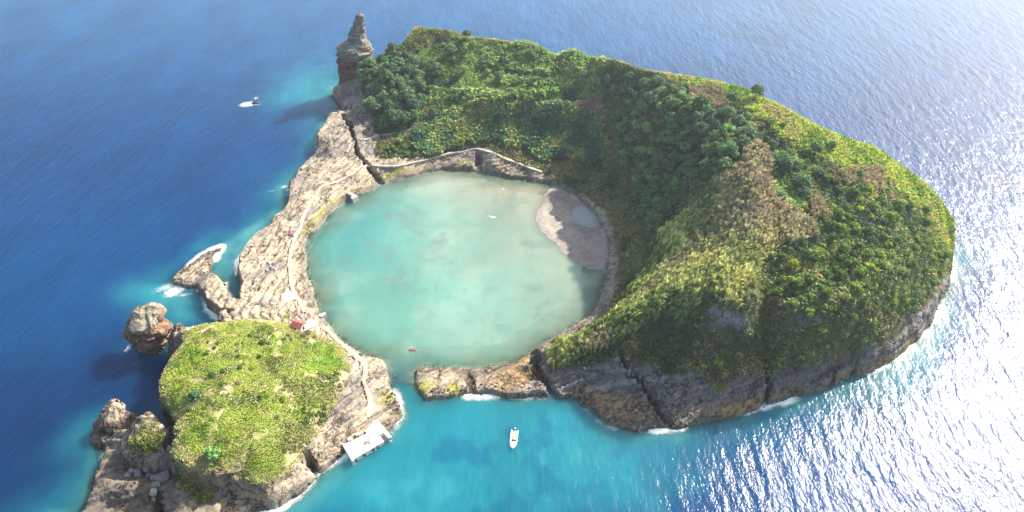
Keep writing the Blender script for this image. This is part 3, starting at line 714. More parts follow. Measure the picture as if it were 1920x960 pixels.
for (pa, pb, rx_, ry_, am) in ((300, 545, 16, 10, 0.8), (585, 150, 30, 40, 0.38), (350, 585, 14, 7, 0.55), (560, 180, 20, 20, 0.3)):
    qx, qy = W(pa, pb)
    wc = mixp(wc, (0.02, 0.19, 0.22), am * np.exp(-((wx - qx) / rx_) ** 2 - ((wy - qy) / ry_) ** 2) * np.clip(1 + g2, 0, 1.3))
# lagoon
lc = np.zeros_like(wc) + np.array((0.115, 0.27, 0.215))
lx, ly = wx + 26, wy - 258
lc = mixp(lc, (0.23, 0.30, 0.23), sstep(-45, 55, lx + 0.5 * ly + 18 * g1) * 0.85)
lc = mixp(lc, (0.30, 0.29, 0.20), sstep(15, 80, 0.55 * lx + ly + 25 * g1) * 0.75)
lc = mixp(lc, (0.04, 0.20, 0.20), np.exp(-((lx + 55) / 22) ** 2 - ((ly - 12) / 40) ** 2) * 0.7)
lc = mixp(lc, (0.12, 0.20, 0.12), sstep(0.12, 0.45, g2 + 0.2 * g1) * sstep(14, 3, wd) * 0.8)
lc = mixp(lc, (0.11, 0.18, 0.16), sstep(0.25, 0.45, g2) * 0.35)
reef = sstep(.05, .4, fbm(wx / 16 + 3, wy / 5, 0, 4, 107)) * sstep(22, 6, wd) * sstep(-30, 20, lx) * sstep(40, 62, ly)
lc = mixp(lc, (0.10, 0.13, 0.10), reef * .8)
lc = mixp(lc, (0.09, 0.15, 0.12), sstep(.28, .5, fbm(wx / 3.2, wy / 3.2, 0, 3, 113)) * sstep(-.15, .2, g1) * .25)
lc = mixp(lc, (0.34, 0.36, 0.27), sstep(.05, .45, fbm(wx / 18, wy / 15, 0, 5, 109)) * .2)
lc = mixp(lc, (0.12, 0.21, 0.165), sstep(.15, .45, fbm(wx / 9, wy / 7, 0, 5, 111)) * .28)
gap_d, _ = pdist(np.array([W(733, 718), W(779, 722)]), wx, wy)
gap = sstep(0, 16, gap_d)
wc = np.where(win[..., None], wc, wc)
ml = np.where(wl, 1.0, 0.0) * gap
wc = mixp(wc, (0, 0, 0), ml) + lc * ml[..., None]
cover = np.clip(1 - np.exp(-1.6 * depth), 0, 1) * 0.92 + 0.08
plm = fin & inside(POOL, wx, wy)
cover = np.where(plm, .92, cover); lc[plm] = (0.30, 0.43, 0.40)
wc[plm] = (0.30, 0.43, 0.40)
cover = np.where(fin & (wd < 12), cover, np.maximum(cover, 0.97))
foam = np.zeros(wx.shape)
sea_side = ~wl
foam = np.where(sea_side, 0.86 * np.exp(-(wd / 3.2) ** 1.5) * (0.80 + 1.5 * g2) * np.where((wx > -75) & (wx < -30), .75, 1), 0.12 * np.exp(-(wd / 0.8)))
def spray(px, py, rx_, ry_, amp, rot=0.0):
    global foam
    qx, qy = W(px, py); c_, s_ = math.cos(R(rot)), math.sin(R(rot))
    amp = amp * 1.2
    a = ((wx - qx) * c_ + (wy - qy) * s_) / rx_; b = (-(wx - qx) * s_ + (wy - qy) * c_) / ry_
    foam = np.maximum(foam, amp * np.exp(-(a * a + b * b)))
for q in ((328, 545, 9, 6, .6, 40), (312, 538, 11, 5, .5, 40), (395, 470, 9, 2.5, .55, 50), (345, 553, 6, 2.0, .5, 10), (398, 500, 2, 5, .42, 0), (533, 350, 4, 3, .52, 30), (510, 358, 6, 2, .42, 30), (500, 430, 8, 2, .45, 50), (475, 452, 5, 2, .45, 50),
          (536, 398, 5, 1.6, .42, 50), (238, 655, 2.5, 5, .5, 0), (186, 825, 3, 2, .46, 0), (632, 190, 3, 4, .44, 0), (780, 700, 2.2, 4.5, .56, 0), (787, 712, 1.5, 3, .5, 0), (1100, 765, 4, 6, .46, 20), (1125, 790, 6, 3, .46, -30), (1150, 803, 7, 2, .5, -10),
          (1014, 748, 4, 1.5, .5, 0), (1043, 751, 4, 1.3, .42, 0), (466, 195, 9, 5.5, .66, 20), (480, 184, 3, 4, .52, 0), (485, 196, 4, 3, .46, 0), (592, 890, 1.5, 2, .4, 0), (885, 742, 5, 1, .4, 0), (650, 866, 4, 1.2, .4, 30), (735, 828, 2, 2.5, .45, 0), (560, 938, 8, 1.2, .4, 30),
          (720, 960, 1.5, .8, .6, 0)):
    spray(*q)
# two pale patches out in the lagoon and the thin wash line on the sand flat
for q in ((925, 407, 2.6, 1.6, .62, -5), (917, 405, 1.5, 1.2, .6, 0), (944, 354, 1.6, 2.0, .58, 30), (944, 367, .7, .9, .62, 0)):
    spray(*q)
wl_line = np.array([W(1010, 399), W(1000, 420), W(1004, 424), W(1013, 431)])
dln, _ = pdist(wl_line, wx, wy)
foam = np.maximum(foam, 0.55 * np.exp(-(dln / 0.7) ** 2))
chop = np.where(wl, 0.22, 1.0)
chop = np.where(fin & ~wl, 0.45 + 0.55 * sstep(2, 20, wd), chop)
chop = chop * (1 - 0.5 * sstep(215, 180, wy) * sstep(90, 40, wx) * sstep(-130, -90, wx))
vid = np.arange(wx.size).reshape(wx.shape)
q = np.stack([vid[:-1, :-1], vid[:-1, 1:], vid[1:, 1:], vid[1:, :-1]], -1)
ctr = lambda a: 0.25 * (a[:-1, :-1] + a[1:, 1:] + a[1:, :-1] + a[:-1, 1:])
deepin = (ctr(win.astype(float)) > 0.99) & (ctr(wd) > 4.0)
isl_ = ctr(wl.astype(float)) > 0.5
WV = np.stack([wx, wy, np.zeros_like(wx)], -1).reshape(-1, 3)
def wsheet(name, m, label):
    f = q[m]; u, inv = np.unique(f, return_inverse=True)
    o = mesh_np(name, WV[u], inv.reshape(-1, 4), M_WATER, None, wc.reshape(-1, 3)[u], True, {'cover': cover.ravel()[u], 'foam': foam.ravel()[u], 'chop': chop.ravel()[u]})
    return tag(o, label, None, None, 'structure')
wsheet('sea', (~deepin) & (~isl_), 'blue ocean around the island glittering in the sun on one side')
wsheet('lagoon', (~deepin) & isl_, 'round calm turquoise lagoon inside the crater')

# ------------------------------------------------------------------ plants
def tri_grid(poly, step, jit=0.5):
    """jittered points inside a ground polygon"""
    poly = np.asarray(poly)
    x0, y0 = poly.min(0); x1, y1 = poly.max(0)
    a, b = np.meshgrid(np.arange(x0, x1, step), np.arange(y0, y1, step))
    a = a + rng.uniform(-jit, jit, a.shape) * step; b = b + rng.uniform(-jit, jit, b.shape) * step
    m = inside(poly, a + 5 * fbm(a / 9, b / 9, 0, 4, 231) + rng.normal(0, .7, a.shape), b + 5 * fbm(a / 9, b / 9, 4, 4, 233) + rng.normal(0, .7, a.shape))
    return np.stack([a[m], b[m]], 1)

def grid_at(A, p):
    i = np.clip(((p[:, 0] - GX[0]) / DX).round().astype(int), 0, len(GX) - 1); j = np.clip(((p[:, 1] - GY[0]) / DX).round().astype(int), 0, len(GY) - 1)
    return A[j, i]

def tpl_tuft(n=6, w=0.13, lean=0.45):
    V, F = [], []
    for k in range(n):
        a = 6.283 * k / n + rng.uniform(-.4, .4); l = rng.uniform(0.2, 1) * lean; h = rng.uniform(.65, 1)
        d = np.array([math.cos(a), math.sin(a), 0]); s = np.array([-d[1], d[0], 0]) * w
        b = d * 0.1; t = d * l + np.array([0, 0, h]); m = d * l * 0.35 + np.array([0, 0, h * .55])
        i = len(V); V += [b - s * .7, b + s * .7, m + s, m - s, t]
        F += [(i, i + 1, i + 2), (i, i + 2, i + 3), (i + 3, i + 2, i + 4)]
    return np.array(V), np.array(F)

def tpl_clump(n=16, leaf=0.42, flat=0.7):
    V, F = [], []
    for k in range(n):
        z = rng.uniform(0.05, 1); a = rng.uniform(0, 6.283); r = math.sqrt(1 - z * z)
        c = np.array([r * math.cos(a), r * math.sin(a), z * flat]) * rng.uniform(.7, 1)
        nrm = c + rng.normal(0, .35, 3) + np.array([0, 0, .25]); nrm /= np.linalg.norm(nrm)
        u = np.cross(nrm, rng.normal(0, 1, 3)); u /= np.linalg.norm(u); v = np.cross(nrm, u)
        u *= leaf * rng.uniform(.6, 1.2); v *= leaf * rng.uniform(.5, 1.0)
        i = len(V); V += [c - u, c - v * .6, c + u, c + v * .6]; F += [(i, i + 1, i + 2), (i, i + 2, i + 3)]
    return np.array(V), np.array(F)

def tpl_cane(n=7):
    """upright leafy stems that lean one way and droop at the tip"""
    V, F = [], []
    for k in range(n):
        a = rng.uniform(0, 6.283); b = np.array([math.cos(a), math.sin(a), 0]) * rng.uniform(0, .30)
        h = rng.uniform(.7, 1.0); ln = np.array([.24, .12, 0]) * rng.uniform(.4, 1.4) + rng.normal(0, .07, 3) * [1, 1, 0]
        s = np.cross(ln + [0, 0, 1], rng.normal(0, 1, 3)); s /= np.linalg.norm(s)
        P = [b, b + ln * .35 + [0, 0, h * .5], b + ln * .8 + [0, 0, h * .85], b + ln * 1.5 + [0, 0, h * .97]]
        wd_ = [.02, .10, .13, .0]
        i = len(V)
        for p, w_ in zip(P, wd_): V += [p - s * w_, p + s * w_]
        for q in (0, 2, 4): F += [(i + q, i + q + 1, i + q + 3), (i + q, i + q + 3, i + q + 2)]
    return np.array(V), np.array(F)

def scatter(name, P, size, tpls, colf, label, wide=1.0, spin=True, sink=0.08, var=0.3):
    """an uncountable growth of plants as one mesh: P plan points, size per point, colf(points) -> colours"""
    Vs, Fs, Cs = [], [], []; base = 0
    pick = rng.integers(0, len(tpls), len(P))
    z = hz(P[:, 0], P[:, 1]); cc = colf(P) * 1.32
    cc = cc * (1 + rng.uniform(-var, var, (len(P), 1)))
    for k, (tv, tf) in enumerate(tpls):
        m = pick == k; p = P[m]; n = len(p)
        if not n: continue
        a = rng.uniform(0, 6.283, n) if spin else rng.normal(0, .35, n)
        c, s = np.cos(a)[:, None], np.sin(a)[:, None]; sz = size[m][:, None]
        x = (tv[None, :, 0] * c - tv[None, :, 1] * s) * sz * wide + p[:, :1]
        y = (tv[None, :, 0] * s + tv[None, :, 1] * c) * sz * wide + p[:, 1:2]
        zz = tv[None, :, 2] * sz + z[m][:, None] - sink * sz
        Vs.append(np.stack([x, y, zz], -1).reshape(-1, 3))
        Fs.append((tf[None] + (np.arange(n) * len(tv))[:, None, None] + base).reshape(-1, 3))
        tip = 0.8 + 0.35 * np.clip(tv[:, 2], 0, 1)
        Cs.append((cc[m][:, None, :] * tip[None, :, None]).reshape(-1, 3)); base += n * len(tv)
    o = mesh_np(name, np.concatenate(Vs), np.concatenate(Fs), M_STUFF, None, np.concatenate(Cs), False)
    return tag(o, label, None, None, 'stuff')

def blend(*cs):
    """colours mixed by slow noise over the ground"""
    cs = [np.array(c) for c in cs]
    def f(P):
        t = np.clip(fbm(P[:, 0] / 9, P[:, 1] / 9, 0, 3, 201) * 1.3 + .5 + rng.normal(0, .16, len(P)), 0, .999) * (len(cs) - 1)
        i = t.astype(int); u = (t - i)[:, None]; A = np.array(cs)
        return A[i] * (1 - u) + A[np.minimum(i + 1, len(cs) - 1)] * u
    return f

TUFTS = [tpl_tuft() for k in range(6)]; CLUMPS = [tpl_clump() for k in range(8)]; CANES = [tpl_cane() for k in range(8)]
CANE_LOW = reg([(778, 250), (800, 232), (845, 205), (900, 195), (960, 203), (1000, 198), (1060, 204), (1125, 222), (1140, 262), (1135, 300), (1105, 312), (1060, 300), (1020, 296), (985, 280), (930, 262), (880, 268), (840, 282), (800, 288), (782, 280)])
CANE_SPUR = reg([(1395, 285), (1425, 268), (1434, 330), (1440, 385), (1490, 398), (1522, 420), (1515, 452), (1450, 470), (1415, 500), (1422, 545), (1380, 560), (1310, 575), (1250, 600), (1190, 625), (1130, 655), (1060, 685), (1028, 672), (1040, 650), (1100, 622), (1150, 590), (1180, 550),
    (1205, 500), (1235, 440), (1280, 400), (1330, 350), (1370, 330)])
CANE_TERR = [reg(l) for l in ([(905, 95), (960, 88), (1040, 92), (1120, 112), (1135, 132), (1050, 135), (960, 138), (910, 120)], [(800, 172), (850, 165), (920, 168), (985, 172), (1040, 165), (1060, 182), (1000, 190), (930, 186), (850, 190), (805, 195)],
    [(1432, 300), (1470, 288), (1532, 318), (1522, 365), (1470, 392), (1442, 382)], [(930, 150), (1000, 150), (1100, 148), (1130, 158), (1060, 168), (960, 163)])]
CANE_DRY = [reg(l) for l in ([(1288, 165), (1330, 165), (1365, 195), (1352, 215), (1305, 205)], [(1520, 370), (1545, 365), (1555, 400), (1525, 410)], [(1545, 335), (1590, 320), (1650, 322), (1640, 345), (1560, 350)])]
GRASS_RIDGE = np.vstack([reg([(1255, 152), (1330, 165), (1380, 196), (1420, 215), (1470, 255), (1520, 286), (1570, 312), (1640, 330), (1680, 360), (1718, 400), (1750, 450), (1755, 505)]),
    np.array([(206, 244), (205, 258), (190, 275), (170, 288), (147, 300), (128, 322), (108, 350), (80, 380), (64, 388)])])
GRASS_NORTH = np.vstack([reg([(752, 92), (790, 62), (850, 68), (900, 82), (1000, 95), (1080, 106), (1150, 118), (1210, 138), (1255, 150)]), np.array([(64, 388), (30, 418), (0, 437), (-30, 458), (-55, 462), (-70, 456), (-73, 440)])])
TERRACE = reg([(770, 100), (850, 72), (900, 82), (1130, 115), (1140, 178), (1060, 186), (950, 190), (830, 212), (805, 180), (790, 120)])
RIGHT_LOW = reg([(1440, 470), (1530, 440), (1640, 400), (1720, 400), (1770, 450), (1770, 520), (1700, 605), (1580, 680), (1480, 695), (1440, 700)])
FLANK = reg([(1440, 480), (1470, 470), (1530, 430), (1560, 360), (1640, 350), (1700, 370), (1745, 400), (1772, 450), (1768, 520), (1700, 600), (1580, 672), (1500, 680), (1445, 690)])
def pts_of(poly, step, A=None, lo=0.35, keep=1.0):
    p = tri_grid(poly, step)
    k = rng.random(len(p)) < keep
    if A is not None: k &= grid_at(A, p) > lo
    return p[k]
def U_(n, a, b): return rng.uniform(a, b, n)

p = pts_of(CANE_LOW, 0.75)
scatter('cane_thicket', p, U_(len(p), 2.0, 3.4), CANES, blend((0.078, 0.169, 0.098), (0.130, 0.234, 0.111), (0.208, 0.299, 0.111), (0.338, 0.338, 0.117)), 'thick blue green cane covering the slope above the lagoon path', wide=1.15, spin=True)
p = pts_of(CANE_SPUR, 0.95)
def spurcol(P):
    c = blend((0.156, 0.202, 0.058), (0.312, 0.338, 0.098), (0.442, 0.429, 0.143))(P)
    k = np.clip(sstep(72, 95, P[:, 0]) * sstep(195, 215, P[:, 1]) * .8 + .9 * sstep(.1, .4, fbm(P[:, 0] / 11, P[:, 1] / 11, 0, 3, 207)), 0, 1)[:, None]
    return c * (1 - k) + np.array((0.31, 0.255, 0.145)) * k
scatter('cane_thicket', p, U_(len(p), 2.4, 5.0), CANES, spurcol, 'tan and olive cane running down the spur beside the lagoon', spin=False, wide=1.0, var=.5)
for qi, q in enumerate(CANE_TERR):
    p = pts_of(q, 0.9)
    scatter('cane_thicket', p, U_(len(p), 1.8, 3.2), CANES, blend((0.15, 0.24, 0.075), (0.24, 0.34, 0.11), (0.33, 0.41, 0.14)) if qi != 2 else blend((0.12, 0.21, 0.06), (0.19, 0.29, 0.08), (0.26, 0.35, 0.10)), 'light green cane on an upper terrace of the hill' if qi != 2 else 'lime green cane in the hollow beside the tan spur', wide=1.2)
for q, l in zip(CANE_DRY, ('dry straw coloured cane patch below the ridge', 'dry straw coloured cane patch among the shrubs of the eastern flank', 'dry straw coloured cane at the top of the eastern flank')):
    p = pts_of(q, 0.85)
    scatter('cane_thicket', p, U_(len(p), 2.2, 3.6), CANES, blend((0.26, 0.22, 0.11), (0.33, 0.27, 0.15)), l, spin=False)
p = pts_of(GRASS_RIDGE, 0.95, VEG)
scatter('grass', p, U_(len(p), 0.7, 1.6), TUFTS, blend((0.18, 0.28, 0.04), (0.34, 0.43, 0.06), (0.43, 0.48, 0.085), (0.42, 0.38, 0.14)), 'bright yellow green grass along the eastern ridge', wide=1.5)
p = pts_of(GRASS_NORTH, 1.0, VEG)
scatter('grass', p, U_(len(p), 0.7, 1.5), TUFTS, blend((0.15, 0.21, 0.05), (0.28, 0.32, 0.08), (0.40, 0.36, 0.15)), 'pale dry grass along the northern ridge', wide=1.5)
p = pts_of(TERRACE, 1.0, VEG)
scatter('undergrowth', p, U_(len(p), 0.8, 1.7), CLUMPS, blend((0.058, 0.117, 0.046), (0.156, 0.247, 0.065), (0.286, 0.403, 0.098)), 'mixed green undergrowth on the upper terraces')
p = pts_of(VEG_HILL, 1.35, VEG)
k = ~(inside(CANE_LOW, p[:, 0], p[:, 1]) | inside(CANE_SPUR, p[:, 0], p[:, 1]) | inside(GRASS_RIDGE, p[:, 0], p[:, 1]) | inside(GRASS_NORTH, p[:, 0], p[:, 1]) | inside(TERRACE, p[:, 0], p[:, 1]))
k &= fbm(p[:, 0] / 8, p[:, 1] / 8, 0, 3, 211) > -0.32
p = p[k]
scatter('undergrowth', p, U_(len(p), 0.5, 1.9), CLUMPS, blend((0.058, 0.098, 0.046), (0.098, 0.150, 0.052), (0.195, 0.234, 0.065), (0.299, 0.247, 0.117)), 'dark low scrub covering the cliffs and slopes of the hill')
p = pts_of(FLANK, 1.7, VEG, lo=.8, keep=.7)
scatter('undergrowth', p, U_(len(p), 0.9, 2.4), CLUMPS, blend((0.06, 0.11, 0.035), (0.12, 0.19, 0.05), (0.22, 0.27, 0.06)), 'tangled green bushes covering the eastern flank')
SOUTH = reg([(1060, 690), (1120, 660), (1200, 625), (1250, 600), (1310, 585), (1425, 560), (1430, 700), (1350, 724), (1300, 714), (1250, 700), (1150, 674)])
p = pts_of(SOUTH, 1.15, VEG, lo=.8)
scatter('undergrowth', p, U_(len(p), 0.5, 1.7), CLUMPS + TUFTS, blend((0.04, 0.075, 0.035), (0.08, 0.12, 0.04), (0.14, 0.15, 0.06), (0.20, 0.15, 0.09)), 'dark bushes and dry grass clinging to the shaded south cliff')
# islet
p = pts_of(VEG_ISL, 0.52, VEG)
p = p[fbm(p[:, 0] / 5, p[:, 1] / 5, 1, 4, 221) > -.36]
def islcol(P):
    c = blend((0.13, 0.22, 0.02), (0.25, 0.36, 0.03), (0.33, 0.42, 0.045), (0.40, 0.41, 0.10), (0.28, 0.38, 0.05))(P)
    z_ = sstep(-.1, .3, fbm(P[:, 0] / 17, P[:, 1] / 17, 0, 3, 223))[:, None]; c = c * (1 - .55 * z_) + np.array((0.20, 0.29, 0.035)) * .55 * z_
    c = c * (1 - .45 * sstep(.12, .4, fbm(P[:, 0] / 4, P[:, 1] / 4, 3, 3, 219)))[:, None]
    rim, _ = pdist(VEG_ISL, P[:, 0], P[:, 1], True)
    k = (sstep(6, 1, rim + 3 * fbm(P[:, 0] / 6, P[:, 1] / 6, 0, 2, 215)) * .65)[:, None]
    return c * (1 - k) + np.array((0.48, 0.42, 0.20)) * k
big = fbm(p[:, 0] / 7, p[:, 1] / 7, 0, 3, 217)
tuf = big > 0.05
scatter('grass', p[tuf], U_(tuf.sum(), 0.35, 0.85), TUFTS, islcol, 'yellow green tussock grass on top of the islet', wide=1.6, var=.18)
scatter('ground_cover', p[~tuf], U_((~tuf).sum(), 0.22, 0.75), CLUMPS, islcol, 'low bright green ground cover on top of the islet', wide=1.1, var=.2)
for q, st in ((VEG_ROCK, .7), (VEG_LEDGE, .8)):
    p = pts_of(q, st, VEG)
    scatter('grass', p, U_(len(p), 0.4, 1.1), TUFTS + CLUMPS, blend((0.06, 0.09, 0.02), (0.18, 0.22, 0.03), (0.28, 0.25, 0.12)), 'grass and scrub on the broken rocks west of the islet', wide=1.3)
IVY = reg([(560, 648), (590, 640), (625, 655), (637, 680), (620, 700), (590, 695), (566, 675)])
p = pts_of(IVY, 0.55)
scatter('ground_cover', p, U_(len(p), 0.3, 0.55), CLUMPS, blend((0.15, 0.38, 0.04), (0.22, 0.46, 0.055)), 'vivid green leafy mat on the slope of the islet', var=.15)
SHR = reg([(540, 700), (640, 700), (650, 740), (620, 770), (590, 800), (560, 850), (520, 830), (560, 780), (520, 740)])
p = pts_of(SHR, 1.2, VEG, keep=.8)
scatter('undergrowth', p, U_(len(p), 0.6, 1.5), CLUMPS, blend((0.05, 0.09, 0.02), (0.11, 0.17, 0.03), (0.22, 0.21, 0.09)), 'olive and dry bushes mixed on the seaward slope of the islet')

# ---- trees: a few kinds, each with a trunk and a crown, copied over the slopes
def crown_mesh(name, R_, H_, nl, per, leaf, flat, seed, core=0.78):
    r = np.random.default_rng(seed)
    V, F, CC = [], [], []
    t = (1 + 5 ** .5) / 2
    ico = np.array([(-1, t, 0), (1, t, 0), (-1, -t, 0), (1, -t, 0), (0, -1, t), (0, 1, t), (0, -1, -t), (0, 1, -t), (t, 0, -1), (t, 0, 1), (-t, 0, -1), (-t, 0, 1)]) / math.hypot(1, t)
    icf = [(0, 11, 5), (0, 5, 1), (0, 1, 7), (0, 7, 10), (0, 10, 11), (1, 5, 9), (5, 11, 4), (11, 10, 2), (10, 7, 6), (7, 1, 8), (3, 9, 4), (3, 4, 2), (3, 2, 6), (3, 6, 8), (3, 8, 9), (4, 9, 5), (2, 4, 11), (6, 2, 10), (8, 6, 7), (9, 8, 1)]
    for k in range(nl):
        z = (k + .5) / nl; a = k * 2.39996 + r.uniform(-.5, .5); rr = math.sqrt(max(0, 1 - z ** 2.2)) * r.uniform(.72, 1.0)
        c = np.array([math.cos(a) * rr * R_ * .74, math.sin(a) * rr * R_ * .74, H_ * (0.35 + .55 * z * r.uniform(.8, 1.1))])
        lr = R_ * r.uniform(.28, .44)
        tone = r.uniform(.75, 1.3)
        i = len(V)
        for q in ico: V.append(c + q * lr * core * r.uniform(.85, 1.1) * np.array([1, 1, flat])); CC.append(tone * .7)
        F += [tuple(i + j for j in f) for f in icf]
        for j in range(per):
            d = r.normal(0, 1, 3); d[2] = abs(d[2]) * 1.1 - .35; d /= np.linalg.norm(d)
            p_ = c + d * lr * r.uniform(.82, 1.12) * np.array([1, 1, flat])
            n_ = d + r.normal(0, .4, 3); n_ /= np.linalg.norm(n_)
            u = np.cross(n_, r.normal(0, 1, 3)); u /= np.linalg.norm(u); v = np.cross(n_, u)
            u *= leaf * r.uniform(.6, 1.2); v *= leaf * r.uniform(.45, .9)
            i = len(V); V += [p_ - u, p_ - v, p_ + u, p_ + v]; CC += [tone * r.uniform(.85, 1.15)] * 4
            F += [(i, i + 1, i + 2), (i, i + 2, i + 3)]
    return np.array(V), np.array(F), np.array(CC)

def trunk_mb(h, r0, seed):
    r = random.Random(seed); m = MB()
    top = (r.uniform(-.3, .3), r.uniform(-.3, .3), h)
    m.tube([(0, 0, -0.6), (r.uniform(-.1, .1), r.uniform(-.1, .1), h * .5), top], [r0 * 1.3, r0, r0 * .75], 7)
    for k in range(4):
        a = 1.57 * k + r.uniform(-.5, .5); l = h * r.uniform(.55, .9)
        m.tube([top, (top[0] + math.cos(a) * l * .5, top[1] + math.sin(a) * l * .5, h + l * .45), (top[0] + math.cos(a) * l, top[1] + math.sin(a) * l, h + l * .8)], [r0 * .6, r0 * .42, r0 * .15], 5)
    return m
TINT_D = [(0.0, (0.70, 0.80, 0.85)), (0.35, (1.0, 1.0, 1.0)), (0.7, (1.2, 1.12, 0.85)), (1.0, (0.85, 1.15, 0.9))]
TINT_S = [(0.0, (0.7, 0.8, 0.8)), (0.35, (1.0, 1.0, 1.0)), (0.75, (1.45, 1.3, 0.8)), (1.0, (1.9, 1.6, 0.9))]
M_TREE = mat_foliage('tree_leaves', 0.3, TINT_D)
M_SHRUB = mat_foliage('shrub_leaves', 0.35, TINT_S)
PROTO = {}
def make_proto(key, part, R_, H_, nl, per, leaf, flat, base, m, trunk_h, seed, name):
    V, F, CC = crown_mesh(part, R_, H_, nl, per, leaf, flat, seed)
    root = thing(name, None, None, (0, 0, -500))
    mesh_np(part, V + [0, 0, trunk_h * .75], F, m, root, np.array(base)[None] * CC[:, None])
    trunk_mb(trunk_h, 0.05 * R_ + .06, seed).build('trunk', M_BARK, root)
    PROTO.setdefault(key, []).append(root)
for s_ in range(5):
    make_proto('dark', 'crown', 3.6, 4.4, 17, 34, 0.50, .8, (0.14, 0.235, 0.105), M_TREE, 2.2, 300 + s_, 'broadleaf_tree')
for s_ in range(4):
    make_proto('light', 'crown', 3.0, 3.6, 14, 32, 0.46, .75, (0.26, 0.38, 0.14), M_TREE, 1.8, 320 + s_, 'broadleaf_tree')
for s_ in range(5):
    make_proto('shrub', 'crown', 2.0, 2.1, 9, 26, 0.36, .8, (0.125, 0.225, 0.05), M_SHRUB, 0.7, 340 + s_, 'shrub')
for s_ in range(3):
    make_proto('lime', 'crown', 1.7, 1.6, 8, 26, 0.33, .8, (0.28, 0.38, 0.05), M_SHRUB, 0.5, 360 + s_, 'bush')
for s_ in range(2):
    make_proto('grey', 'crown', 1.7, 1.5, 10, 24, 0.17, .8, (0.27, 0.25, 0.21), M_SHRUB, 0.5, 380 + s_, 'dry_shrub')
USED = set()
def plant(key, x, y, sc, label, cat, group, zoff=0.0):
    src = PROTO[key][random.randrange(len(PROTO[key]))]
    if src.name in USED: o = copy_tree(src)
    else: o = src; USED.add(src.name)
    o.location = (x, y, float(hz(x, y)) - 0.15 + zoff)
    o.rotation_euler = (random.uniform(-.12, .12), random.uniform(-.12, .12), random.uniform(0, 6.28))
    q = sc * random.uniform(.9, 1.1)
    o.scale = (sc * random.uniform(.9, 1.12), sc * random.uniform(.9, 1.12), q)
    return tag(o, label, cat, group)
TAKEN = []
MARKS = [((672, 70), 'the sea pillar'), ((735, 110), 'the notch behind the wood'), ((790, 55), 'the northern knob'), ((735, 251), 'the pale stretch of upper path'), ((685, 190), 'the bare rock slope under the pillar'), ((810, 160), 'the large round terrace trees'), ((880, 72), 'the northern skyline tree'),
    ((900, 180), 'the long light green cane strip'), ((1000, 110), 'the topmost terrace cane'), ((1000, 155), 'the middle cane strip'), ((1085, 200), 'the brown scarp'), ((1150, 115), 'the middle of the skyline'), ((1320, 185), 'the dry straw patch under the ridge'), ((1345, 150), 'the two grey skyline shrubs'), ((1416, 182), 'the lone round skyline tree'),
    ((1130, 300), 'the end of the lower cane slope'), ((1085, 360), 'the cliff path behind the sand flat'), ((1150, 460), 'the foot of the slope beside the lagoon'), ((1200, 170), 'the head of the crater wood'), ((1220, 280), 'the middle of the crater wood'), ((1300, 260), 'the heart of the crater wood'), ((1200, 380), 'the lower tip of the crater wood'), ((1320, 382), 'the single green tree in tan cane'), ((1410, 290), 'the top of the tan spur'),
    ((1500, 240), 'the bright ridge grass'), ((1460, 330), 'the lime green hollow'), ((1540, 390), 'the low straw cane'), ((1600, 335), 'the high straw cane'), ((1700, 350), 'the upper eastern skyline'), ((1780, 440), 'the eastern point'), ((1765, 530), 'the overhang at the eastern point'), ((1500, 605), 'the curved grey scar on the flank'), ((1360, 595), 'the large grey scar'),
    ((1434, 600), 'the dark gully'), ((1620, 450), 'the middle of the eastern flank'), ((1560, 480), 'the bushy hollow right of the gully'), ((1680, 470), 'the outer half of the eastern flank'), ((1600, 560), 'the lower eastern flank'), ((1590, 660), 'the twin clefts in the sea cliff'), ((1700, 590), 'the outer sea cliff'), ((1480, 690), 'the big cleft at the gully foot'), ((1345, 682), 'the bright bush on the south cliff'), ((1200, 640), 'the shaded south cliff'), ((1180, 690), 'the long dark crack'),
    ((770, 290), 'the lagoon path'), ((400, 860), 'the dense green front tree'), ((370, 750), 'the seaward islet tree'), ((340, 640), 'the seaward rim of the islet'), ((470, 615), 'the landward rim of the islet'), ((590, 670), 'the vivid green mat'), ((560, 615), 'the red roofed hut'), ((480, 720), 'the middle of the islet'), ((540, 780), 'the dark hollow of the islet')]
def to_photo(x, y, z):
    p = R(PITCH); f = y * math.cos(p) - (z - CAM_H) * math.sin(p); u = y * math.sin(p) + (z - CAM_H) * math.cos(p)
    return 960 + FPX * x / f, 480 - FPX * u / f
WORDS = {'dark': ('dark green', 'tree'), 'light': ('pale green', 'tree'), 'shrub': ('dark leafy', 'bush'), 'lime': ('yellow green', 'bush'), 'grey': ('bare grey', 'bush')}
SEEN = {}
SHAPES = ['', 'bushy', 'squat', 'upright', 'leaning', 'spreading', 'lopsided', 'slender', 'stunted', 'tallish', 'flat topped']
def fit(sz, rest):
    for shp in SHAPES:
        l = ' '.join((sz + ' ' + shp + ' ' + rest).split())
        if len(l.split()) > 16: l = ' '.join((shp + ' ' + rest).split())
        if len(l.split()) > 16: l = ' '.join(rest.replace(' the ', ' ', 1).split())
        if l not in SEEN: break
    SEEN[l] = shp; return l
def reshape(o):
    k = {'squat': (1.08, 1.08, .7), 'upright': (.88, .88, 1.3), 'spreading': (1.25, 1.25, .9), 'slender': (.72, .72, 1.2), 'stunted': (.75, .75, .75), 'tallish': (1, 1, 1.22), 'flat topped': (1.1, 1.1, .6), 'lopsided': (1.35, .8, 1)}.get(SEEN.get(o['label']))
    if k: o.scale = [a * b for a, b in zip(o.scale, k)]
    if SEEN.get(o['label']) == 'leaning': o.rotation_euler = (.32, .1, o.rotation_euler[2])
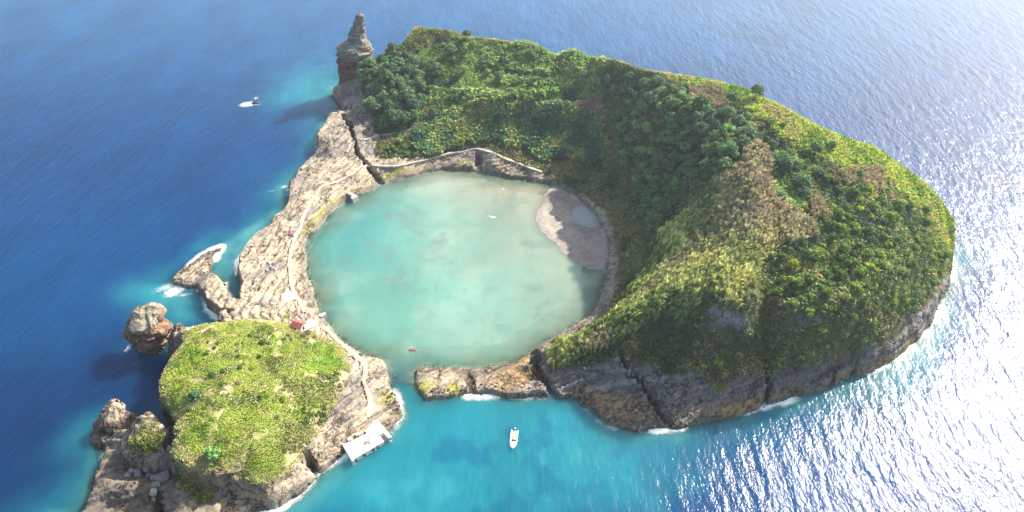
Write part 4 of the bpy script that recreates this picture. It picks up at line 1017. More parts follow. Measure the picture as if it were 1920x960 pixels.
def describe(key, x, y, sc, smin, smax):
    px, py = to_photo(x, y, float(hz(x, y)) + 3)
    (mx, my), nm = min(MARKS, key=lambda q: (q[0][0] - px) ** 2 + 1.6 * (q[0][1] - py) ** 2)
    dx_, dy_ = px - mx, py - my; t = (sc - smin) / (smax - smin)
    sz = 'large' if t > .66 else ('small' if t < .33 else 'middling')
    side = 'close by' if math.hypot(dx_, dy_) < 16 else (('just below' if dy_ > 0 else 'just above') if abs(dy_) > abs(dx_) else ('to the right of' if dx_ > 0 else 'to the left of'))
    return fit(sz, '%s %s %s %s' % (WORDS[key][0], WORDS[key][1], side, nm))
def grove(poly, n, keys, smin, smax, gap, label, cat, group):
    """separate plants at random over a ground polygon, gap metres apart"""
    poly = np.asarray(poly); x0, y0 = poly.min(0); x1, y1 = poly.max(0); k = t = 0
    while k < n and t < n * 60:
        t += 1
        x, y = random.uniform(x0, x1), random.uniform(y0, y1)
        if not inside(poly, np.array([x]), np.array([y]))[0]: continue
        if grid_at(VEG, np.array([[x, y]]))[0] < .5: continue
        if random.random() < .85 and inside(GRASS_RIDGE, np.array([x]), np.array([y]))[0]: continue
        sc = smin + (smax - smin) * random.random() ** 1.5
        if any((x - a) ** 2 + (y - b) ** 2 < (gap * 0.5 * (sc + s)) ** 2 for a, b, s in TAKEN): continue
        TAKEN.append((x, y, sc)); key = random.choice(keys)
        reshape(plant(key, x, y, sc, describe(key, x, y, sc, smin, smax), WORDS[key][1], group)); k += 1
WOOD_W = reg([(674, 122), (705, 110), (745, 106), (775, 118), (796, 150), (803, 185), (795, 225), (765, 236), (730, 244), (700, 240), (688, 215), (680, 170)])
WOOD_C = reg([(1140, 158), (1180, 150), (1230, 160), (1280, 178), (1300, 205), (1345, 215), (1395, 220), (1412, 255), (1398, 285), (1365, 325), (1310, 350), (1262, 395), (1235, 430), (1205, 415), (1190, 370), (1172, 320), (1155, 270), (1140, 225), (1150, 190)])
FL_E = reg([(1440, 480), (1470, 470), (1530, 430), (1560, 360), (1640, 350), (1700, 370), (1745, 400), (1772, 450), (1768, 520), (1700, 600), (1580, 672), (1500, 680), (1445, 690)])
RIDGE_E = reg([(1400, 190), (1450, 215), (1520, 262), (1590, 290), (1650, 315), (1690, 345), (1640, 350), (1560, 350), (1530, 400), (1460, 395), (1440, 330), (1425, 260), (1390, 220)])
def lone(key, px, py, sc, label, cat='tree', name_group=None):
    x, y, z = land(px, py); TAKEN.append((x, y, sc)); return plant(key, x, y, sc, label, cat, name_group)
# plants that stand out
lone('dark', 1416, 182, 0.95, 'round dark tree standing alone on the skyline of the eastern ridge')
lone('dark', 1372, 195, 1.0, 'broad dark tree just below the ridge beside the lone round tree')
lone('dark', 1320, 382, 0.85, 'rounded bright green tree alone among the tan cane of the spur')
lone('dark', 815, 222, 1.0, 'dark green tree beside the upper footpath')
lone('light', 1040, 178, 1.0, 'single pale green tree on the edge of the brown scarp')
lone('dark', 877, 72, 0.9, 'dark tree on the northern skyline above the terraces')
lone('dark', 845, 105, 1.25, 'large dark round tree on the upper terrace')
lone('dark', 820, 140, 1.25, 'large dark round tree on the terrace above the western wood')
lone('lime', 1345, 682, 1.3, 'bright yellow green bush alone on the dark south cliff', 'bush')
lone('lime', 1320, 690, 0.8, 'small yellow bush beside the brighter bush on the dark south cliff', 'bush')
lone('lime', 748, 268, 1.3, 'bright bush below the pale stretch of the upper path', 'bush')
lone('lime', 820, 280, 1.2, 'yellow green bush just above the lagoon path', 'bush')
lone('grey', 1320, 148, 1.5, 'bare grey shrub on the skyline of the ridge, the left one of two', 'bush', None)
lone('grey', 1375, 158, 1.6, 'bare grey shrub on the skyline beside the round dark tree', 'bush', None)
lone('dark', 370, 750, 0.72, 'dark green tree near the seaward edge of the islet', 'tree')
lone('light', 402, 860, 0.95, 'dense bright green tree at the front edge of the islet', 'tree')
lone('lime', 536, 596, 0.8, 'small green bush on bare rock beside the red roofed hut', 'bush')
grove(WOOD_W, 95, ['dark'], .8, 1.4, 2.6, 'dark green tree in the dense wood beside the sea pillar', 'tree', 'trees of the western wood')
grove(WOOD_C, 175, ['dark', 'dark', 'dark', 'light'], .75, 1.3, 2.9, {'dark': 'dark blue green tree in the shaded wood above the beach', 'light': 'paler green tree in the shaded wood above the beach'}, 'tree', 'trees of the crater wood')
grove(TERRACE, 52, ['dark', 'shrub', 'light', 'shrub'], .5, .95, 4.2, {'dark': 'dark round tree on the upper terraces', 'light': 'light green tree on the upper terraces', 'shrub': 'low dark bush on the upper terraces'}, 'tree', 'trees of the upper terraces')
grove(RIDGE_E, 52, ['shrub', 'shrub', 'dark', 'lime'], .6, 1.3, 3.2, {'dark': 'dark tree in the green hollow below the eastern ridge', 'shrub': 'dark bush in the green hollow below the eastern ridge', 'lime': 'bright green bush in the hollow below the eastern ridge'}, 'bush', 'bushes below the eastern ridge')
grove(FL_E, 165, ['shrub', 'shrub', 'shrub', 'lime'], .6, 1.5, 2.7, {'dark': 'dark tree on the steep eastern flank', 'shrub': 'dark green shrub on the steep eastern flank', 'lime': 'yellow green shrub on the steep eastern flank'}, 'bush', 'shrubs of the eastern flank')
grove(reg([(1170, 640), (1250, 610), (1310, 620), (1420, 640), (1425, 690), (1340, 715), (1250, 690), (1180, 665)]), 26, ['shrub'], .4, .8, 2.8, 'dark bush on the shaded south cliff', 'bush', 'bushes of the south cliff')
grove(reg([(1170, 330), (1195, 400), (1215, 450), (1180, 490), (1160, 440), (1140, 385), (1110, 350)]), 14, ['shrub'], .5, .9, 3.0, 'dark bush at the shaded foot of the wood behind the beach', 'bush', 'bushes behind the beach')
grove(reg([(705, 262), (745, 285), (790, 290), (830, 285), (800, 296), (750, 300), (715, 292)]), 12, ['shrub', 'lime'], .5, .9, 2.6, {'shrub': 'green bush between the two footpaths', 'lime': 'yellow green bush between the two footpaths'}, 'bush', 'bushes between the footpaths')
grove(reg([(400, 625), (500, 615), (560, 640), (520, 700), (560, 770), (520, 800), (430, 740), (380, 690), (350, 660)]), 34, ['shrub', 'lime', 'grey', 'grey', 'lime'], .4, .75, 3.4, {'shrub': 'small dark bush in the grass of the islet', 'lime': 'small bright bush in the grass of the islet', 'grey': 'bare grey bush in the grass of the islet'}, 'bush', 'bushes on the islet')
grove(reg([(540, 622), (585, 625), (600, 640), (560, 650), (520, 640)]), 7, ['grey'], .6, .9, 3.0, 'bare grey shrub behind the red roofed hut', 'bush', 'grey shrubs by the hut')
for k_, v_ in PROTO.items():
    for o in v_:
        if o.name not in USED:
            for c_ in list(o.children): bpy.data.objects.remove(c_)
            bpy.data.objects.remove(o)

# ------------------------------------------------------------------ free standing rocks
def rock_stack(name, label, cat, y0, lev, ryk, colf, seed, rough_=1.0, shear=(0, 0), facet=.10):
    """a stack of beds: lev = (height, left edge, right edge in photo pixels, shift away from the camera)"""
    p_ = R(PITCH); L = []
    for z, a, b, dy in lev:
        y = y0 + dy; dep = y * math.cos(p_) + (CAM_H - z) * math.sin(p_)
        L.append((z, (0.5 * (a + b) - 960) / FPX * dep, y, 0.5 * (b - a) / FPX * dep))
    L = np.array(L); n = 72
    zs = np.arange(L[0, 0], L[-1, 0] + .01, 0.5)
    cx_, cy_, rr = [np.interp(zs, L[:, 0], L[:, k]) for k in (1, 2, 3)]
    th = np.linspace(0, 2 * math.pi, n, endpoint=False)
    ZZ, TH = np.meshgrid(zs, th, indexing='ij')
    X0, Y0 = np.cos(TH), np.sin(TH) * ryk
    lump = fbm(X0 * 1.5 + seed, Y0 * 1.5, ZZ * .20, 4, seed); tilt = ZZ + 1.6 * X0 + .8 * fbm(X0 * 2, Y0 * 2, seed, 2, 5)
    ledge = np.where(vnoise(tilt * .4, X0 * .9, Y0 * .9, seed + 1) > 0, .07, -.06) + .06 * vnoise(tilt * 1.6, X0, Y0, seed + 2)
    crag = 1 - 2 * np.abs(fbm(X0 * 2.0, Y0 * 2.0 + seed, ZZ * .38, 3, seed + 3))
    fac = 1 + rough_ * (.30 * lump + ledge - .16 * (1 - crag))
    cell = np.round(fbm(X0 * 1.5 + seed, Y0 * 1.5, ZZ * .27, 2, seed + 9) * 6) / 6
    fac = fac + facet * 2.2 * cell
    RR = rr[:, None] * fac
    up_ = np.clip((ZZ - zs[0]) / (zs[-1] - zs[0]), 0, 1) ** 3
    V = np.stack([cx_[:, None] + X0 * RR, cy_[:, None] + Y0 * RR, ZZ + (.35 + .6 * up_) * fbm(X0 * 3, Y0 * 3, ZZ * .4, 3, seed + 4) + up_ * RR * (shear[0] * X0 + shear[1] * Y0)], -1)
    inner = []                                             # the top closes with smaller rings over a broken surface
    c0 = V[-1].mean(0)
    pl = np.linalg.lstsq(np.c_[V[-1][:, :2] - c0[:2], np.ones(n)], V[-1][:, 2], rcond=None)[0]
    sm = np.hypot(*(V[-1] - c0)[:, :2].T).mean()
    for q in (.8, .58, .36, .16):
        rg_ = c0 + (V[-1] - c0) * q
        rr_ = np.stack([c0[0] + X0[-1] * sm * q, c0[1] + Y0[-1] / ryk * sm * q * ryk], -1); rg_[:, :2] = rg_[:, :2] * q + rr_ * (1 - q)
        rg_[:, 2] = rg_[:, 2] * max(q - .3, 0) + (1 - max(q - .3, 0)) * (pl[2] + (rg_[:, :2] - c0[:2]) @ pl[:2]) + .9 * fbm(rg_[:, 0] / 2.2, rg_[:, 1] / 2.2, seed, 3, seed + 5) + .25 * (1 - q)
        inner.append(rg_)
    V = np.concatenate([V, np.array(inner)]); ext = lambda A: np.concatenate([A, np.repeat(A[-1:], 4, 0)])
    ZZ, X0, Y0, tilt = ext(ZZ), ext(X0), ext(Y0), ext(tilt)
    X0 = X0.copy(); Y0 = Y0.copy(); X0[-4:] *= np.array([.8, .58, .36, .16])[:, None]; Y0[-4:] *= np.array([.8, .58, .36, .16])[:, None]
    m, k = V.shape[:2]
    vid = np.arange(m * k).reshape(m, k); nx = np.roll(vid, -1, 1)
    F = np.stack([vid[:-1], nx[:-1], nx[1:], vid[1:]], -1).reshape(-1, 4)
    top = V[-1].mean(0)[None]
    Vf = np.vstack([V.reshape(-1, 3), top])
    F = np.vstack([F, np.stack([vid[-1], nx[-1], np.full(k, m * k), np.full(k, m * k)], -1)])
    cc = colf(ZZ, X0, Y0, fbm(X0 * 2, Y0 * 2, ZZ * .25, 3, seed + 6), vnoise(tilt * .8, X0 * .4, Y0 * .4, seed + 7)).reshape(-1, 3)
    me = bpy.data.meshes.new(name)
    bm = bmesh.new(); vs = [bm.verts.new(v) for v in Vf]
    for f in F.tolist():
        f = list(dict.fromkeys(f))
        q = bm.faces.new([vs[i] for i in f])
    bm.to_mesh(me); bm.free()
    a = me.attributes.new('col', 'FLOAT_COLOR', 'POINT'); c4 = np.ones((len(Vf), 4), np.float32); c4[:-1, :3] = cc; c4[-1, :3] = cc[-1]
    a.data.foreach_set('color', c4.ravel())
    a = me.attributes.new('rock', 'FLOAT', 'POINT'); a.data.foreach_set('value', np.ones(len(Vf), np.float32))
    a = me.attributes.new('bedco', 'FLOAT_VECTOR', 'POINT'); a.data.foreach_set('vector', np.asarray(Vf, np.float32).ravel())
    me.materials.append(M_TERR)
    o = bpy.data.objects.new(name, me); COL.objects.link(o)
    return tag(o, label, cat)
def lerpc(a, b, k): return np.asarray(a) * (1 - k[..., None]) + np.asarray(b) * k[..., None]
def col_pillar(z, x, y, n, s):
    c = lerpc((0.25, 0.12, 0.08), (0.17, 0.09, 0.07), sstep(-.2, .3, n + .4 * s))
    c = lerpc(c, (0.48, 0.25, 0.11), sstep(.25, .5, n) * sstep(10, 20, z))
    c = lerpc(c, (0.25, 0.235, 0.205), sstep(24, 31, z + 7 * n))
    c = lerpc(c, (0.17, 0.155, 0.135), sstep(0, .3, s) * sstep(26, 31, z) * .7)
    return lerpc(c, (0.30, 0.28, 0.14), sstep(.2, .45, n) * sstep(27, 31, z) * sstep(38, 33, z) * .6)
def col_stack(z, x, y, n, s):
    c = lerpc((0.30, 0.19, 0.115), (0.17, 0.11, 0.075), sstep(-.2, .3, s + .4 * n))
    c = lerpc(c, (0.33, 0.28, 0.20), sstep(13.8, 16.4, z + 1.5 * n))
    return lerpc(c, (0.09, 0.07, 0.055), sstep(1.6, .4, z + n))
def col_cap(z, x, y, n, s):
    c = lerpc((0.20, 0.145, 0.105), (0.13, 0.095, 0.07), sstep(-.2, .3, s + .4 * n))
    c = lerpc(c, (0.44, 0.35, 0.24), sstep(7.5, 9.0, z + n))
    return lerpc(c, (0.09, 0.07, 0.055), sstep(1.6, .4, z + n))
def col_low(z, x, y, n, s):
    return lerpc(lerpc((0.30, 0.17, 0.11), (0.16, 0.10, 0.08), sstep(-.2, .3, n)), (0.08, 0.06, 0.05), sstep(1.0, .2, z))
rock_stack('sea_pillar', 'tall ragged rock pillar with a grey tiered top and red sides', 'rock pillar', 427,
           [(-2, 636, 696, 0), (2, 638, 694, 0), (10, 637, 692, 0), (14, 634, 690, 0), (21, 633, 692, 0), (30, 632, 696, 0), (34.5, 634, 697, 0), (35.6, 642, 694, .5), (37.5, 651, 691, 1), (39, 653, 689, 1), (43, 654, 685, 2), (45, 655, 684, 2), (45.6, 661, 684, 2), (49.5, 662, 684, 2), (50.3, 665, 683, 2), (53, 666, 682, 2), (53.8, 670, 680, 2)], .8, col_pillar, 11, .62, (.05, .1), .16)
rock_stack('sea_stack', 'big overhanging brown sea stack with a pale sharp top beside the islet', 'sea stack', W(275, 680)[1] + 8,
           [(-2, 254, 314, 0), (3, 252, 314, 0), (7, 248, 316, 0), (10, 241, 318, 0), (12.5, 233, 318, -.5), (15, 232, 312, 0), (16.6, 236, 306, .5), (17.6, 244, 298, 1), (18.2, 254, 292, 1.5)], .8, col_stack, 23, 1.0, (.16, .25), .22)
rock_stack('sea_stack', 'smaller dark sea stack with a tan rounded cap at the corner of the islet', 'sea stack', 153,
           [(-2, 180, 268, 0), (2, 181, 264, 0), (5, 183, 256, .5), (7.2, 185, 246, 1.5), (8.2, 186, 240, 2.5), (9.4, 193, 234, 3.5), (10.8, 202, 226, 4)], .75, col_cap, 37, 1.0, (0, .3), .18)
rock_stack('sea_stack', 'narrow pale crag squeezed between the big sea stack and the grassy islet', 'sea stack', 192,
           [(-2, 314, 352, 0), (4, 315, 352, 0), (9, 317, 351, 0), (12, 319, 350, 0), (13.5, 322, 347, .5), (14.5, 327, 343, 1)], .9, col_stack, 53, .8, (.1, .25), .16)
rock_stack('sea_rock', 'small brown rock ringed by white foam out in the open sea', 'rock', W(477, 194)[1],
           [(-1, 470, 486, 0), (.5, 471, 485, 0), (1.2, 474, 483, .3), (1.6, 477, 481, .4)], .6, col_low, 41)

def boulder_mesh(seed, npt=26):
    r = np.random.default_rng(seed); bm = bmesh.new()
    for k in range(npt):
        d = r.normal(0, 1, 3); d /= np.linalg.norm(d); bm.verts.new(d * r.uniform(.85, 1.05))
    g = bmesh.ops.convex_hull(bm, input=bm.verts[:])
    for v in [v for v in bm.verts if not v.link_faces]: bm.verts.remove(v)
    bmesh.ops.bevel(bm, geom=bm.edges[:], offset=.05, segments=1, affect='EDGES')
    me = bpy.data.meshes.new('boulder'); bm.to_mesh(me); bm.free(); return me
M_BOUL = mat_plain('boulder_rock', (0.30, 0.285, 0.26), .95, .15, .4, 2.5, .6)
M_BOULP = mat_plain('pale_rock', (0.46, 0.43, 0.33), .95, .15, .35, 2.5, .6)
for k, (px, py, r_, sz, mt, lb) in enumerate((
    (307, 896, 3.0, .8, 0, 'largest grey boulder in the rockfall below the islet cliff'), (262, 888, 2.3, .75, 0, 'broad grey boulder near the middle of the shaded rockfall'), (240, 893, 1.4, .8, 0, 'rounded grey boulder at the seaward end of the rockfall'),
    (249, 887, 1.4, 1.3, 0, 'narrow upright boulder between the rounded and the broad ones'), (275, 882, 1.6, .8, 0, 'grey boulder tucked against the foot of the grassy rock'), (290, 897, 1.5, .8, 0, 'grey boulder just beside the largest one'),
    (280, 893, 1.3, .7, 0, 'low dark boulder lying in the gap between broad and largest boulders'), (294, 911, 1.9, .7, 0, 'flat grey boulder below the largest one'), (290, 926, 1.5, 1.2, 1, 'pale yellow boulder wedged at the top of the dark cleft'),
    (288, 937, .9, .8, 1, 'small pale rock lying under the yellow boulder'), (268, 881, 1.0, .8, 0, 'small grey boulder at the back of the rockfall'),
    (1041, 388, .75, .6, 1, 'small pale rock on the sand flat, the one nearer the cliff path'), (1043, 406, .8, .6, 1, 'small pale rock in a wet hollow at the middle of the sand flat'))):
    me = boulder_mesh(500 + k); me.materials.append(M_BOULP if mt else M_BOUL)
    o = bpy.data.objects.new('boulder', me); COL.objects.link(o); x, y, z = land(px, py)
    o.location = (x, y, max(z, 0) + r_ * sz * .45); o.scale = (r_, r_ * .85, r_ * sz); o.rotation_euler = (.2, .1, k * 1.3)
    tag(o, lb, 'boulder', 'boulders of the rockfall' if k < 11 else 'pale rocks on the sand flat')
# loose rocks washed by the sea along the shore: too many and too small to tell apart
def shingle(name, label, n, sel, smin, smax, colr):
    Vs, Fs, Cs = [], [], []; base = 0
    P = []
    ii = np.argwhere(sel)
    for k in range(n):
        j, i = ii[rng.integers(len(ii))]; P.append((GX[i] + rng.uniform(-.5, .5), GY[j] + rng.uniform(-.5, .5)))
    for k, (x, y) in enumerate(P):
        me = SH_[k % len(SH_)]; v, f = me; s = rng.uniform(smin, smax) * np.array([1, rng.uniform(.6, 1), rng.uniform(.5, .9)])
        a = rng.uniform(0, 6.28); c, s_ = math.cos(a), math.sin(a); w = v * s
        Vs.append(np.stack([w[:, 0] * c - w[:, 1] * s_ + x, w[:, 0] * s_ + w[:, 1] * c + y, w[:, 2] + max(float(hz(x, y)), -.1)], -1)); Fs.append(f + base); base += len(v)
        Cs.append(np.repeat([np.array(colr) * rng.uniform(.6, 1.4)], len(v), 0))
    V = np.concatenate(Vs)
    o = mesh_np(name, V, np.concatenate(Fs), M_TERR, None, np.concatenate(Cs), False, {'rock': np.ones(len(V)) * .5, 'bedco': V})
    return tag(o, label, None, None, 'stuff')
SH_ = []
for k in range(6):
    r = np.random.default_rng(800 + k); bm = bmesh.new()
    for q in range(10):
        d = r.normal(0, 1, 3); d /= np.linalg.norm(d); bm.verts.new(d)
    bmesh.ops.convex_hull(bm, input=bm.verts[:]); bmesh.ops.triangulate(bm, faces=bm.faces[:]); bm.verts.index_update()
    SH_.append((np.array([v.co[:] for v in bm.verts]), np.array([[v.index for v in f.verts] for f in bm.faces]))); bm.free()
shore = IN & (D < 3.5) & (Z < 2.2)
shingle('shore_rubble', 'dark wet rocks littering the outer shoreline', 1400, shore & (dl > 6), .25, .95, (0.16, 0.13, 0.10))
shingle('shore_rubble', 'brown stones along the edge of the lagoon', 1100, shore & (dl < 4), .15, .5, (0.22, 0.185, 0.14))
shingle('shore_rubble', 'pale loose slabs scattered over the rock shelf', 500, IN & (ROCK > .9) & (XX < -60) & (YY > 180) & (D > 3), .25, .8, (0.36, 0.30, 0.23))
shingle('shore_rubble', 'brown boulders on the ledge at the foot of the south cliff', 420, IN & (ROCK > .9) & (XX > 20) & (YY < 172) & (Z < 4), .3, 1.1, (0.22, 0.175, 0.13))

# ------------------------------------------------------------------ paths
M_PATH = mat_plain('pale_path', (0.47, 0.41, 0.33), .9, .1, .35, .5, .4)
M_CONC = mat_plain('white_concrete', (0.74, 0.71, 0.66), .85, .2, .16, .6, .2)
M_CONC2 = mat_plain('grey_concrete', (0.42, 0.40, 0.37), .9, .2, .3, .8, .3)
def pathway(pts, w, label, lift=.3):
    P = np.array([land(*q)[:2] for q in pts]); d = np.r_[0, np.cumsum(np.hypot(*np.diff(P, axis=0).T))]
    t = np.arange(0, d[-1], .8); X = np.interp(t, d, P[:, 0]); Y = np.interp(t, d, P[:, 1])
    k = np.ones(5) / 5
    X = np.convolve(np.pad(X, 2, 'edge'), k, 'valid'); Y = np.convolve(np.pad(Y, 2, 'edge'), k, 'valid')
    tx, ty = np.gradient(X), np.gradient(Y); l = np.hypot(tx, ty); nx, ny = -ty / l, tx / l
    zc = np.maximum.reduce([hz(X + nx * s * w * .5, Y + ny * s * w * .5) for s in (-1, -.5, 0, .5, 1)])
    zc = np.convolve(np.pad(zc, 4, 'edge'), np.ones(9) / 9, 'valid') + lift
    ww = w * (1 + .25 * vnoise(t * .35, 3.0, 0.0, 61))
    V = []
    for s, dz_ in ((-1, -1.2), (-1, 0), (0, .04), (1, 0), (1, -1.2)):
        V.append(np.stack([X + nx * s * ww * .5, Y + ny * s * ww * .5, zc + dz_], -1))
    V = np.stack(V, 1); n = len(t); vid = np.arange(n * 5).reshape(n, 5)
    F = np.stack([vid[:-1, :-1], vid[:-1, 1:], vid[1:, 1:], vid[1:, :-1]], -1).reshape(-1, 4)[:, ::-1]
    tag(mesh_np('path', V.reshape(-1, 3), F, M_PATH), label, None, None, 'structure')
pathway([(572, 590), (560, 563), (550, 546), (546, 531), (544, 510), (543, 488), (547, 466), (552, 450), (562, 433), (567, 412), (575, 397), (586, 378), (600, 352), (628, 345), (658, 330), (690, 316), (704, 312), (737, 313), (750, 313), (775, 307), (790, 304), (812, 297), (852, 288), (893, 278), (914, 284), (945, 297), (978, 309), (1000, 318), (1020, 326)], 1.5, 'narrow pale path round the landward side of the lagoon')
pathway([(650, 288), (668, 276), (686, 264), (708, 256), (735, 251), (760, 247), (789, 232), (812, 222)], 1.3, 'upper footpath climbing into the green slope')
pathway([(604, 612), (622, 628), (642, 647), (660, 663), (684, 684), (686, 700), (681, 714), (690, 737), (696, 753), (689, 776), (700, 788)], 1.7, 'pale path from the hut to the concrete landing')

# ------------------------------------------------------------------ built things
def wprism(px_, z): return [W(a, b, z) for a, b in px_]
M_RUB = mat_plain('black_rubber', (0.025, 0.025, 0.027), .8, .3, .3)
M_STEEL = mat_plain('painted_steel', (0.09, 0.09, 0.10), .5, .5, .3)
t = thing('landing', 'white concrete boat landing with a sunken ramp below the islet', 'pier', (*W(690, 825, 0), 0))
def rel(poly, o): return [(x - o.location.x, y - o.location.y) for x, y in poly]
m = MB(); m.prism(rel(wprism([(643, 833), (661, 862), (705, 836.5), (693, 824.5), (719, 811), (729.5, 822), (734, 817), (706, 785), (684, 808), (688, 812), (665, 824)], 2.3), t), -1.5, 2.3); m.build('deck', M_CONC, t, .06)
m = MB(); m.prism(rel(wprism([(693.6, 824.6), (712.5, 817.6), (720, 828), (705.3, 836)], 1.7), t), -1.5, 1.7); m.build('lower_deck', M_CONC, t, .04)
m = MB(); m.prism(rel(wprism([(713, 817.5), (718.8, 811.6), (729, 822), (720.5, 827.7)], .7), t), -1.5, .5); m.build('ramp', M_CONC2, t)
m = MB(); m.prism(rel(wprism([(641, 832), (644, 831.5), (664.5, 863), (660, 864.5)], 2.9), t), -1.5, 2.95); m.build('parapet', M_CONC, t, .05)
for px, py, z_ in ((731, 821, 1.6), (708, 837, 1.4), (699, 842, 1.4), (683, 852, 1.4), (667, 862, 1.4)):
    x, y = W(px, py + 1, z_); m = MB()
    m.tube([(x - t.location.x + .55 * math.cos(a), y - t.location.y - .15, z_ + .55 * math.sin(a)) for a in np.linspace(0, 6.283, 13)], .2, 6); m.build('fender', M_RUB, t)
for px, py in ((663, 858), (680, 846), (706, 832), (731, 815)):
    x, y = W(px, py, 2.3); m = MB(); x -= t.location.x; y -= t.location.y
    m.tube([(x, y, 2.3), (x, y, 2.65), (x, y, 2.7), (x, y, 2.85)], [.14, .14, .24, .2], 8); m.build('bollard', M_STEEL, t)
def slab(name, label, cat, px_, zt, th, mat, post=None):
    c = land(*np.mean(px_, 0)); fp = np.array([W(*q, c[2]) for q in px_]); fp = np.vstack([fp, fp.mean(0), (fp + fp.mean(0)) / 2]); c[2] = max(c[2], float(hz(fp[:, 0], fp[:, 1]).max()) - zt + .12); o = thing(name, label, cat, (c[0], c[1], c[2])); z1 = c[2] + zt
    m = MB(); m.prism([(a - c[0], b - c[1]) for a, b in wprism(px_, z1)], zt - th - 1.5, zt); m.build('slab', mat, o, .04); return o, c
o, c = slab('concrete_platform', 'square white concrete platform beside the path on the rock shelf', 'platform', [(543, 544), (555, 559), (536, 568), (527, 551)], .75, 2.2, M_CONC)
m = MB()
a_, b_ = W(537, 569, c[2] + .75), W(555, 560, c[2] + .75)
for f0 in np.linspace(0, 1, 5): m.tube([(a_[0] + (b_[0] - a_[0]) * f0 - c[0], a_[1] + (b_[1] - a_[1]) * f0 - c[1], -.6), (a_[0] + (b_[0] - a_[0]) * f0 - c[0], a_[1] + (b_[1] - a_[1]) * f0 - c[1], 1.5)], .05, 6)
m.tube([(a_[0] - c[0], a_[1] - c[1], 1.45), (b_[0] - c[0], b_[1] - c[1], 1.45)], .05, 6); m.build('railing', M_STEEL, o)
o_t, c_t = slab('terrace', 'bright white paved terrace beside the red roofed hut', 'terrace', [(577, 598), (588, 600), (596, 606), (585, 613), (575, 617), (570, 610)], .55, 2.5, M_CONC)
o, c = slab('jetty', 'small dark stone jetty at the lagoon edge below the terrace', 'jetty', [(594, 593), (600, 588), (609, 585), (612, 588), (603, 593.5)], .9, 2.0, M_CONC2)
o, c = slab('jetty', 'bent concrete jetty reaching into the lagoon from the mossy shore', 'jetty', [(650, 361.5), (653, 358), (671, 367), (661, 373), (657, 370), (661, 367.5)], 1.0, 2.2, M_CONC2)
TERR_Z = float(c_t[2]) + .56
# the hut
c = land(561, 615); M_ROOF = mat_plain('red_roof', (0.36, 0.12, 0.10), .8, .2, .25, 2.0); M_WALL = mat_plain('pale_wall', (0.60, 0.55, 0.48), .9, .1, .15); M_DOOR = mat_plain('dark_door', (0.07, 0.06, 0.055), .7, .2, .2)
c[2] = max(c[2], TERR_Z - .4)
h = thing('hut', 'small hut with a dull red roof behind the white terrace', 'hut', (c[0], c[1], c[2] - .2), R(-22))
m = MB(); m.box(-2.3, -1.9, -2.2, 2.3, 1.9, 2.2); m.add([(-2.3, -1.9, 2.2), (-2.3, 1.9, 2.2), (-2.3, 0, 3.3), (2.3, -1.9, 2.2), (2.3, 1.9, 2.2), (2.3, 0, 3.3)], [(0, 2, 1), (3, 4, 5), (0, 3, 5, 2), (1, 2, 5, 4)]); m.build('wall', M_WALL, h)
rf = MB()
for s in (-1, 1):
    a = [(-2.6, 0, 3.42), (2.6, 0, 3.42), (2.6, s * 2.3, 2.08), (-2.6, s * 2.3, 2.08)]
    q = a + [(x, y, z + .14) for x, y, z in a]
    rf.add(q, [(0, 1, 2, 3)[::s], (4, 5, 6, 7)[::-s], (0, 1, 5, 4)[::-s], (1, 2, 6, 5)[::-s], (2, 3, 7, 6)[::-s], (3, 0, 4, 7)[::-s]])
rf.build('roof', M_ROOF, h)
m = MB(); m.box(2.29, -.5, 0, 2.36, .5, 1.95); d_o = m.build('door', M_DOOR, h); m = MB(); m.box(2.36, .30, .95, 2.42, .36, 1.1); m.build('handle', M_STEEL, d_o)
m = MB(); m.box(-.6, -1.97, .9, .5, -1.89, 1.7); m.build('window', M_DOOR, h)

